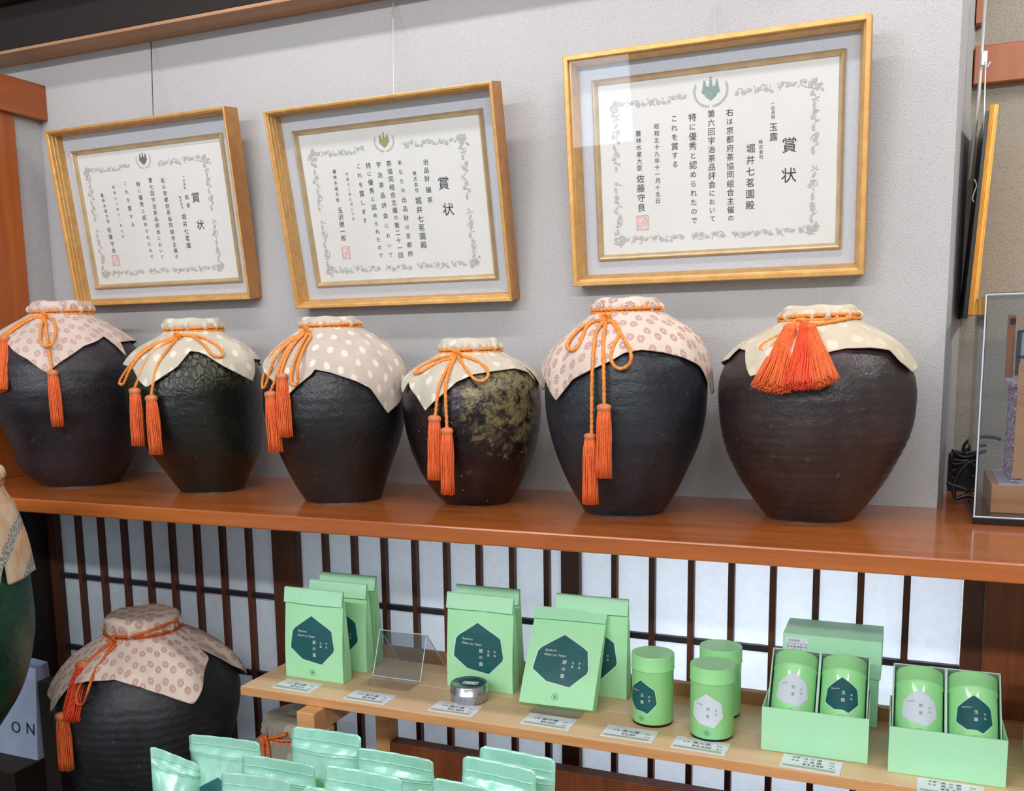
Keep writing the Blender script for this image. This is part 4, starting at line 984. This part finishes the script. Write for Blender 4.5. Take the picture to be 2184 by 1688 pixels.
for (p, ang, lb_, rw, pr) in (
  ((-1.218, 1.629), -.03, 'price card leftmost, in front of the left group of green bags', [('玉露', '風の露')], '¥3,672'),
  ((-1.039, 1.624), .0, 'price card in front of the empty clear easel', [('玉露', '風の露')], '¥1,998'),
  ((-.848, 1.629), .0, 'price card partly under the flat steel tin', [('玉露', '碧の露')], '¥2,484'),
  ((-.654, 1.634), -.02, 'price card in front of the tilted green bag', [('玉露', '碧の露')], '¥1,350'),
  ((-.496, 1.632), .0, 'price card in front of the tin with the dark label', [('玉露', '風の露')], '¥2,110'),
  ((-.366, 1.627), -.03, 'price card in front of the tin with the pale label', [('煎茶', '風の風')], '¥2,200'),
  ((-.178, 1.617), -.03, 'price card in front of the left open gift box', [('玉露', '玉の露'), ('煎茶', '七茗園')], '¥3,240'),
  ((.034, 1.600), -.03, 'price card below the right open gift box, cut by the picture bottom', [('玉露', '風の露'), ('煎茶', '風の風')], '¥5,400')):
    price_card(p, ang, lb_, rw, pr, lift=.0002)
# open gift boxes with two tins leaning back
def gift_box(p0, ang, w, label, tl_lab, tr_lab):
    """p0: front bottom left; the outer tray is low in front, an inner tray with two tins leans back"""
    rt = empty('gift_box', (p0[0], p0[1], ZG + .0006), label, 'box', 'open green gift boxes', rot=(0, 0, ang))
    hF = .0785; dep = .152; t = .002
    m = MB(); m.box(0, w, 0, t, 0, hF); m.box(0, w, t, dep - t, 0, t); m.box(0, t, t, dep - t, t, hF); m.box(w - t, w, t, dep - t, t, hF); m.box(0, w, dep - t, dep, 0, hF)
    m.build('outer_box', M_green2, rt)
    an = math.radians(42)   # the inner tray leans back from the vertical
    def T(x, u, v): return (x, .025 + u * math.sin(an) - v * math.cos(an), .038 + u * math.cos(an) + v * math.sin(an))
    H = .148; Dp = .0525; x0, x1 = .0035, w - .0035
    def slab(m, xa, xb, ua, ub, va, vb):
        V = [T(x, u, v) for x in (xa, xb) for u in (ua, ub) for v in (va, vb)]
        m.add(V, [(0, 1, 3, 2), (4, 6, 7, 5), (0, 4, 5, 1), (2, 3, 7, 6), (0, 2, 6, 4), (1, 5, 7, 3)])
    m = MB(); slab(m, x0, x1, 0, H, -Dp, -Dp + t); slab(m, x0, x0 + t, 0, H, -Dp, 0); slab(m, x1 - t, x1, 0, H, -Dp, 0); slab(m, x0 + t, x1 - t, 0, t, -Dp + t, 0); slab(m, x0, x1, H - t, H, -Dp, 0)
    xm = (x0 + x1) / 2; slab(m, xm - .002, xm + .002, t, H - t, -Dp + t, -.0005)
    m.build('inner_tray', M_greengrey, rt)
    rr = .0378
    return rt, T, xm, rr, an, ang
def lying_tin(boxr, T, cxl, rr, label, dark, p0, ang):
    base = T(cxl, .003, -.0122); ca, sa = math.cos(ang), math.sin(ang)
    W = (p0[0] + base[0] * ca - base[1] * sa, p0[1] + base[0] * sa + base[1] * ca, ZG + .0006 + base[2])
    return tea_tin(W, label, dark, -PI / 2, r=rr - .0008, h=.134, rot=(-math.radians(42), 0, ang))
for (q0, q1, lab, la, lb2) in (((-.216, 1.675), (-.042, 1.678), 'open green gift box with two tins, left, in front of the closed box', 'tin with pale label in the left gift box', 'tin with dark teal label in the left gift box'),
                         ((-.010, 1.659), (.163, 1.662), 'open green gift box with two tins at the right end', 'tin with pale label in the right gift box', 'tin with dark teal label in the right gift box')):
    ang = math.atan2(q1[1] - q0[1], q1[0] - q0[0]); w = math.hypot(q1[0] - q0[0], q1[1] - q0[1])
    b_, T, xm, rr, an, ag = gift_box(q0, ang, w, lab, la, lb2)
    lying_tin(b_, T, (.004 + .002 + xm - .002) / 2, rr, la, False, q0, ang)
    lying_tin(b_, T, (w - .006 + xm + .002) / 2, rr, lb2, True, q0, ang)
# closed box behind
A = on_z((1867.4, 1560.2), ZG); x1 = -.030; x0 = -.203; y0, y1 = 1.846, 1.962
cb = empty('closed_gift_box', ((x0 + x1) / 2, y0, ZG + .0005), 'closed green gift box with ingredient sticker behind the left open box', 'box'); ob = []
zt = .949; ob.append(box('box_base', (x0 + .003, x1 - .003, y0 + .003, 1.8855, ZG + .0005, zt - .01), M_green2))
ob[-1].name = 'box_base'
ob.append(box('box_lid', (x0, x1, y0, y1 - .006, zt - .072, zt), M_green2, bevel=.0006))
o = box('sticker', (x0 + .006, x0 + .046, y0 - .0006, y0 - .0001, zt - .062, zt - .006), M_card); ob.append(o)
m = MB(); f = lambda u, v: (x0 + .008 + u, y0 - .0010, zt - .060 + v)
for z_ in (.0, .016, .030, .042): flat_poly(m, [(0, z_), (.036, z_), (.036, z_ + .0005), (0, z_ + .0005)], f)
for x_ in (0, .0125, .024, .0355): flat_poly(m, [(x_, 0), (x_ + .0005, 0), (x_ + .0005, .042), (x_, .042)], f)
for i, ch in enumerate('宇治茶詰合'): put_char(m, ch, .004 + .0042 * i, .048, .0042, f)
for (s_, xx, zz) in (('名称', .003, .036), ('玉露', .015, .036), ('煎茶', .027, .036), ('原材料名', .0015, .026), ('緑茶', .015, .026), ('国産', .015, .020), ('緑茶', .027, .026), ('国産', .027, .020)):
    for i, ch in enumerate(s_): put_char(m, ch, xx + (.0055 if len(s_) == 2 else .003) * i, zz, .0042 if len(s_) == 2 else .003, f)
ob.append(m.build('lettering', M_ink))
world_children(cb, ob)
eb = box('green_box', (.262, .40, 1.70, 1.84, ZG + .0005, .93), M_green2, bevel=.001); tag(eb, 'green box barely showing at the right picture edge', 'box')
e0 = on_z((2178, 1590), ZG)
eb.location = (e0[0] - .262, 0, 0)

# ------------------------------------------------------------------ mint pouches in front
low = box('low_table', (-1.05, .1, .85, 1.40, .655, .68), M_lightwood, bevel=.002); tag(low, 'low wooden table under the mint pouches', 'table')
lw = []
for (x, y) in ((-1.03, .88), (.04, .88), (-1.03, 1.33), (.04, 1.33)): lw.append(box('leg', (x, x + .04, y, y + .04, 0, .655), M_lightwood))
for o in lw: o.parent = low
def pouch(TL, TR, Y, label, dy=0, seed=1, bend=.006, dark=False):
    A = on_y(TL, Y); B = on_y(TR, Y + dy); w = math.hypot(B[0] - A[0], B[1] - A[1]); ang = math.atan2(B[1] - A[1], B[0] - A[0]); zt = (A[2] + B[2]) / 2
    roll = math.atan2(B[2] - A[2], w); z0 = .6805; h = zt - z0
    rt = empty('stand_up_pouch', (A[0], A[1], z0), label, 'pouch', 'mint foil tea pouches at the bottom', rot=(0, 0, ang)); rn = random.Random(seed)
    NX, NZ = 20, 30; V = []; F = []; p = [rn.uniform(0, 6.3) for _ in range(4)]
    def shape(u, t, sgn):
        x = w * u; z = h * t + (B[2] - A[2]) * (u - .5) * t
        edge = max(0, min(1, min(u, 1 - u) / .09)); prof = max(0, math.sin(PI * min(1, (1 - t) / 1.15) * .62)) if t < .84 else 0
        bul = .034 * (prof ** 1.1) * (math.sin(PI * u) ** .7) * edge ** .5 if t < .84 else 0
        wr = .0022 * math.sin(9 * u + 14 * t + p[0]) * (1 - t) + .0007 * math.sin(23 * u - 17 * t + p[1]) * edge
        y = bend * math.sin(PI * u + p[2] * .2) * t * t * 2 + sgn * (bul + .0006) + wr + .012 * t * t * (1 if seed % 2 else -.4)
        if .80 < t < .86: y += sgn * .0012
        return (x, y, z)
    def corner(u, t):   # rounded top corners
        if t > .965:
            m_ = (t - .965) / .035; c = 1 - math.sqrt(max(0, 1 - m_ * m_)); r_ = .008 / w; return max(r_ * c, min(1 - r_ * c, u))
        return u
    for sgn in (-1, 1):
        n0 = len(V)
        for i in range(NZ + 1):
            t = i / NZ; t = 1 - (1 - t) ** 1.15
            for j in range(NX + 1): u = corner(j / NX, t); V.append(shape(u, t, sgn))
        for i in range(NZ):
            for j in range(NX):
                f = (n0 + i * (NX + 1) + j, n0 + i * (NX + 1) + j + 1, n0 + (i + 1) * (NX + 1) + j + 1, n0 + (i + 1) * (NX + 1) + j)
                F.append(f if sgn < 0 else f[::-1])
    # close the rim and the bottom
    n1 = (NX + 1) * (NZ + 1)
    for i in range(NZ):
        a0, a1 = i * (NX + 1), (i + 1) * (NX + 1); F.append((a0, a1, a1 + n1, a0 + n1)); b0, b1 = a0 + NX, a1 + NX; F.append((b0, b0 + n1, b1 + n1, b1))
    for j in range(NX): a = NZ * (NX + 1) + j; F.append((a, a + 1, a + 1 + n1, a + n1)); F.append((j, j + n1, j + 1 + n1, j + 1))
    mesh_obj('pouch_body', V, F, M_pouch, rt, True)
    m = MB()   # zip ridges
    for t0 in (.79, .815, .90):
        for sgn in (-1,):
            pts = [shape(u, t0, sgn) for u in np.linspace(.02, .98, 24)]; tube(m, [(a, b - .0008, c) for a, b, c in pts], .0011, 6)
    m.build('zip_seal', M_pouch, rt, True)
    m = MB(); poly_strip(m, [(w * .5 + a * w * .33, h * .36 + b * h * .24) for a, b in HEPT], lambda u, v: (lambda q: (q[0], q[1] - .0012, q[2]))(shape(u / w, v / h, -1)), 12, 10)
    m.build('label', M_teal if dark else M_pouchgreen, rt)
    return rt
s = 2.374; gp = G(300, 1480, s)
pd = [((45, 280), (300, 372), 1.20, .05, 'leftmost mint pouch turned edgeways in front of the low jar', 0), ((252, 200), (610, 240), 1.27, 0, 'mint pouch in the back row, second from the left', 1),
      ((745, 180), (1100, 225), 1.30, 0, 'tallest mint pouch covering the small jar and beam post', 0), ((1100, 268), (1490, 330), 1.27, 0, 'mint pouch right of the tallest one', 0),
      ((1700, 280), (2090, 345), 1.29, 0, 'rearmost mint pouch at the right end', 0), ((518, 302), (890, 356), 1.20, 0, 'mint pouch with curled dark green top in the middle row', 0),
      ((1612, 330), (1990, 402), 1.23, 0, 'mint pouch in front of the right end one', 0), ((415, 390), (765, 432), 1.12, 0, 'front mint pouch at the left with creased top', 0),
      ((910, 376), (1305, 446), 1.13, 0, 'front mint pouch in the centre with bright reflections', 0), ((1480, 420), (1830, 485), 1.17, 0, 'low front mint pouch toward the right', 0),
      ((795, 485), (1090, 535), 1.06, 0, 'mint pouch whose top edge just shows at the bottom centre', 0), ((1390, 478), (1700, 530), 1.10, 0, 'mint pouch whose top edge just shows right of centre', 0)]
for i, (a, b, Y, dy, lb_, dk) in enumerate(pd): pouch(gp(*a), gp(*b), Y, lb_, dy, i + 1, .0015, bool(dk))

# ------------------------------------------------------------------ left corner below: bag, crate, plinth
pl = box('plinth', (XL + .001, -1.16, .98, 1.955, .0, ZP - .0005), M_blackwood, bevel=.003); tag(pl, 'low dark wooden plinth under the jars at the left', 'plinth')
ZB2 = .496
st_ = box('low_bench', (XL + .002, -1.942, 1.57, 1.80, ZP, ZB2 - .0005), M_blackwood, bevel=.003); tag(st_, 'dark wooden bench at the lower left corner under the shopping bag', 'bench')
cr = box('dark_crate', (-1.936, -1.884, 1.655, 1.70, ZP, on_y((100, 1455), 1.66)[2]), M_blackwood, bevel=.003); tag(cr, 'narrow dark wooden crate beside the low charcoal jar', 'crate')
bt = on_y((40, 1398), 1.68)[2]
bg = empty('shopping_bag', (-2.09, 1.66, ZB2), 'blue-white paper shopping bag with black letters behind the green jar', 'bag')
mb = MB(); xa, xb = -2.19, -1.945
mb.add([(xa, 1.645, ZB2), (xb, 1.645, ZB2), (xb, 1.662, bt - .02), (xa, 1.662, bt), (xa, 1.72, ZB2), (xb, 1.72, ZB2), (xb, 1.70, bt - .015), (xa, 1.70, bt + .005)],
       [(0, 1, 2, 3), (4, 7, 6, 5), (1, 5, 6, 2), (0, 3, 7, 4), (0, 4, 5, 1)])
o1 = mb.build('bag_body', M_bluebag)
m = MB()
for p_, ch in (((33, 1552), 'O'), ((64, 1556), 'N')):
    c0 = on_y(p_, 1.648); put_char(m, ch, c0[0], c0[2], .042, lambda u, v: (u, 1.645 + (v - ZB2) * .017 / (bt - ZB2) - .0012, v))
world_children(bg, [o1, m.build('lettering', M_ink)])

# ------------------------------------------------------------------ right recess: frame seen from the side, rail, cables, display case
def fx(p, Y): return on_y(p, Y)
Yf = 2.16
a0 = fx((2112, 224), Yf); a1 = fx((2130, 224), Yf); b0 = fx((2064, 672), Yf); b1 = fx((2082, 672), Yf)
fr = empty('side_hung_frame', tuple((b0 + b1) / 2), 'gold picture frame seen edge-on in the right recess', 'picture frame'); ob = []
mb = MB(); dx = (a1[0] - a0[0])
sec_ = [(0, 0), (.30, -.002), (.34, .001), (.45, .001), (.5, -.003), (.8, -.003), (.85, 0), (1, 0)]
V = []; 
for (P, Q) in ((b0, b1), (a0, a1)):
    for t_, d_ in sec_: V.append((P[0] + (Q[0] - P[0]) * t_, Yf + d_, P[2]))
    V += [(Q[0], Yf + .25, P[2]), (P[0], Yf + .25, P[2])]
n = len(sec_) + 2; mb.add(V, [(j, (j + 1) % n, n + (j + 1) % n, n + j) for j in range(n)] + [tuple(range(n)), tuple(range(n, 2 * n))[::-1]])
ob.append(mb.build('moulding', simple('yellow_gold_paint', (222, 158, 62), .4, .3)))
mb = MB(); mb.add([(b0[0] - .008, Yf + .004, b0[2] - .006), (b0[0] - .0002, Yf + .004, b0[2] - .006), (a0[0] - .0002, Yf + .004, a0[2] - .01), (a0[0] - .006, Yf + .004, a0[2] - .01), (b0[0] - .008, Yf + .24, b0[2] - .006), (b0[0] - .0002, Yf + .24, b0[2] - .006), (a0[0] - .0002, Yf + .24, a0[2] - .01), (a0[0] - .006, Yf + .24, a0[2] - .01)],
  [(0, 1, 2, 3), (4, 7, 6, 5), (0, 3, 7, 4), (1, 5, 6, 2), (0, 4, 5, 1), (3, 2, 6, 7)]); ob.append(mb.build('backing', M_black))
mb = MB(); tube(mb, [on_y((2102, 142), Yf + .03), on_y((2099, 250), Yf + .03), on_y((2096, 330), Yf + .03)], .0014, 6)
tube(mb, catmull([on_y(p, Yf + .02) for p in ((2078, 382), (2083, 395), (2078, 410), (2074, 425), (2078, 431))], .004), .0012, 6); ob.append(mb.build('hanging_wire', M_silver))
world_children(fr, ob)
rl = empty('picture_rail', tuple(on_y((2090, 150), Yf + .06)), 'white hanging rod with hook in the right recess', 'rail'); ob = []
mb = MB(); tube(mb, [on_y((2102, -10), Yf + .06), on_y((2088, 200), Yf + .06), on_y((2068, 384), Yf + .06)], .0032, 8); ob.append(mb.build('rod', M_silver, None, True))
mb = MB(); P = on_y((2099, 125), Yf + .05); mb.box(P[0] - .006, P[0] + .006, P[1] - .004, P[1] + .004, P[2] - .014, P[2] + .014); ob.append(mb.build('clamp', M_silver, bevel=.002))
mb = MB(); tube(mb, catmull([on_y(p, Yf + .03) for p in ((2101, 132), (2103, 143), (2107, 141), (2112, 132))], .003), .0016, 6); ob.append(mb.build('hook', M_silver, None, True))
world_children(rl, ob)
# cables
g = G(1900, 500, 2.556)
cb = MB(); cables = []
paths = [[(305, 1355), (330, 1365), (380, 1380), (425, 1400)], [(440, 1418), (385, 1432), (355, 1440), (342, 1410), (350, 1350), (375, 1300), (420, 1250), (470, 1215)],
         [(330, 1180), (390, 1190), (440, 1160), (520, 1150)], [(395, 1180), (400, 1150), (440, 1115), (500, 1105), (560, 1108), (600, 1120)], [(330, 1200), (335, 1250), (380, 1250), (420, 1235)], [(340, 1190), (400, 1215), (460, 1200), (520, 1180)],
         [(335, 1230), (390, 1235), (450, 1225)], [(350, 1280), (320, 1310), (340, 1330), (360, 1310)]]
for i, pth in enumerate(paths):
    Yc = 2.10 if i < 2 else 2.27
    P = [on_y(g(*p), Yc) for j, p in enumerate(pth)]
    P = [np.array([a, b, max(c, ZS + .004)]) for a, b, c in P]; q_ = MB(); tube(q_, catmull(P, .004), .0042 if i in (0, 1) else .0036, 8); cables.append(q_.build('cable', M_black, None, True))
q = on_y(g(370, 1220), 2.3); cb.box(q[0] - .03, q[0] + .035, 2.29, 2.32, ZS + .001, q[2] + .01); cables.append(cb.build('adapter', M_black))
pc = empty('power_cable', (q[0], 2.2, ZS)); world_children(pc, cables)
tag(pc, 'tangle of black power cables in the right recess beside the display case', 'cable')
# display case
CX0, CY0 = .110, 1.892; CX1 = .56; CY1 = 2.20
dc = empty('display_case', (.3, 2.05, ZS), 'clear acrylic case over a miniature stage model at the right edge', 'display case'); ob = []
ob.append(box('base', (CX0 - .002, CX1, CY0 - .002, CY1, ZS + .0005, ZS + .012), M_blackbase, bevel=.001))
zc1 = 1.566
ob.append(box('front_pane', (CX0, CX1, CY0, CY0 + .003, ZS + .012, zc1), M_acry)); ob.append(box('side_pane', (CX0, CX0 + .003, CY0 + .0032, CY1, ZS + .012, zc1), M_acry)); ob.append(box('top_pane', (CX0, CX1, CY0, CY1, zc1 + .0002, zc1 + .003), M_acry))
mb = MB(); e_ = .0016
for (p, q) in (((CX0, CY0, ZS + .012), (CX0, CY0, zc1)), ((CX0, CY0, zc1), (CX1, CY0, zc1)), ((CX0, CY0, zc1), (CX0, CY1, zc1)), ((CX0, CY0, ZS + .013), (CX1, CY0, ZS + .013))): tube(mb, [p, q], e_, 4)
ob.append(mb.build('pane_edges', M_acryedge)); world_children(dc, ob)
g = G(2060, 600, 3.185)
zbk = ZS + .0125; F0 = on_z(g(165, 1572), zbk); zt_ = on_y(g(165, 1385), F0[1])[2]; Bk = on_z(g(150, 1100), zt_)
sm = empty('miniature_stage', (F0[0], F0[1], zbk), 'miniature wooden stage model with pink brick wall inside the clear case', 'model'); ob = []
bx1 = .54; by1 = min(Bk[1], CY1 - .03)
ob.append(box('plinth_block', (F0[0], bx1, F0[1], by1, zbk, zt_), M_cedar, bevel=.001))
ob.append(box('floor_tiles', (F0[0] + .012, bx1, F0[1] + .004, by1, zt_ + .0002, zt_ + .0015), simple('lilac_grey_tile', (196, 190, 200), .6)))
W0 = on_z(g(300, 1378), zt_); yw = W0[1] + .006; xw = W0[0]; zw = on_y(g(300, 720), yw)[2]
ob.append(box('wall_core', (xw + .003, xw + .02, yw + .001, by1 - .02, zt_ + .002, zw - .002), simple('plum_core', (120, 92, 110), .7)))
br = MB(); rn = random.Random(4); nz_ = 26; 
for k in range(nz_):
    z = zt_ + .002 + (zw - zt_ - .004) * k / nz_; hh = (zw - zt_) / nz_ * .72
    for j in range(5):
        xx = xw + .004 * j + (.002 if k % 2 else 0); d_ = rn.uniform(0, .0015); br.box(xx, xx + .0032, yw - d_ - .0012, yw + .002, z, z + hh)
    for j in range(12):
        yy_ = yw + .004 + (by1 - yw - .03) * j / 12 + (.005 if k % 2 else 0); d_ = rn.uniform(0, .0015); br.box(xw + .0015 - d_, xw + .004, yy_, yy_ + .009, z, z + hh)
mbk, kk = mat('pink_white_brick', (190, 150, 170), .7); kk.l.new(kk.ramp(kk.noise(kk.co(), 70, 3, .7), [(.40, (150, 80, 110)), (.5, (206, 178, 196)), (.62, (232, 226, 232))]), kk.b.inputs['Base Color'])
ob.append(tag(br.build('brickwork', mbk), kind='stuff'))
ob.append(box('coping', (xw - .006, xw + .03, yw - .004, by1 - .015, zw, zw + .008), mbk))
for (px0, px1, pt, pb, Yp, mm) in ((290, 318, 232, 655, yw + .05, M_redwoodZ), (362, 396, 560, 1342, yw - .012, M_edgewood), (352, 362, 340, 640, yw + .03, M_blackwood)):
    A = on_y(g(px0, pt), Yp); B = on_y(g(px1, pb), Yp); ob.append(box('post', (A[0], B[0] + (A[0] - A[0]), Yp, Yp + .008, max(B[2], zt_ + .002), A[2]) if B[0] > A[0] else (B[0], A[0] + .006, Yp, Yp + .008, max(B[2], zt_ + .002), A[2]), mm))
A = on_y(g(318, 258), yw + .05); ob.append(box('roof_beam', (A[0] - .004, bx1, yw + .05, yw + .058, A[2] - .010, A[2] + .002), M_edgewood))
A = on_y(g(356, 340), yw + .032); B = on_y(g(395, 505), yw + .032); ob.append(box('window_panel', (A[0] + .002, A[0] + .08, yw + .034, yw + .037, B[2], A[2]), M_washi))
ob.append(box('window_sill', (A[0], A[0] + .08, yw + .030, yw + .034, B[2] - .004, B[2]), M_blackwood)); ob.append(box('window_head', (A[0], A[0] + .08, yw + .030, yw + .034, A[2] - .002, A[2] + .002), M_blackwood))
A = on_y(g(360, 520), yw + .03); B = on_y(g(395, 660), yw + .03); ob.append(box('rear_screen', (A[0], A[0] + .09, yw + .035, yw + .039, B[2], A[2]), simple('pinkish_panel', (196, 170, 176), .7)))
world_children(sm, ob)
bpy.context.view_layer.update()
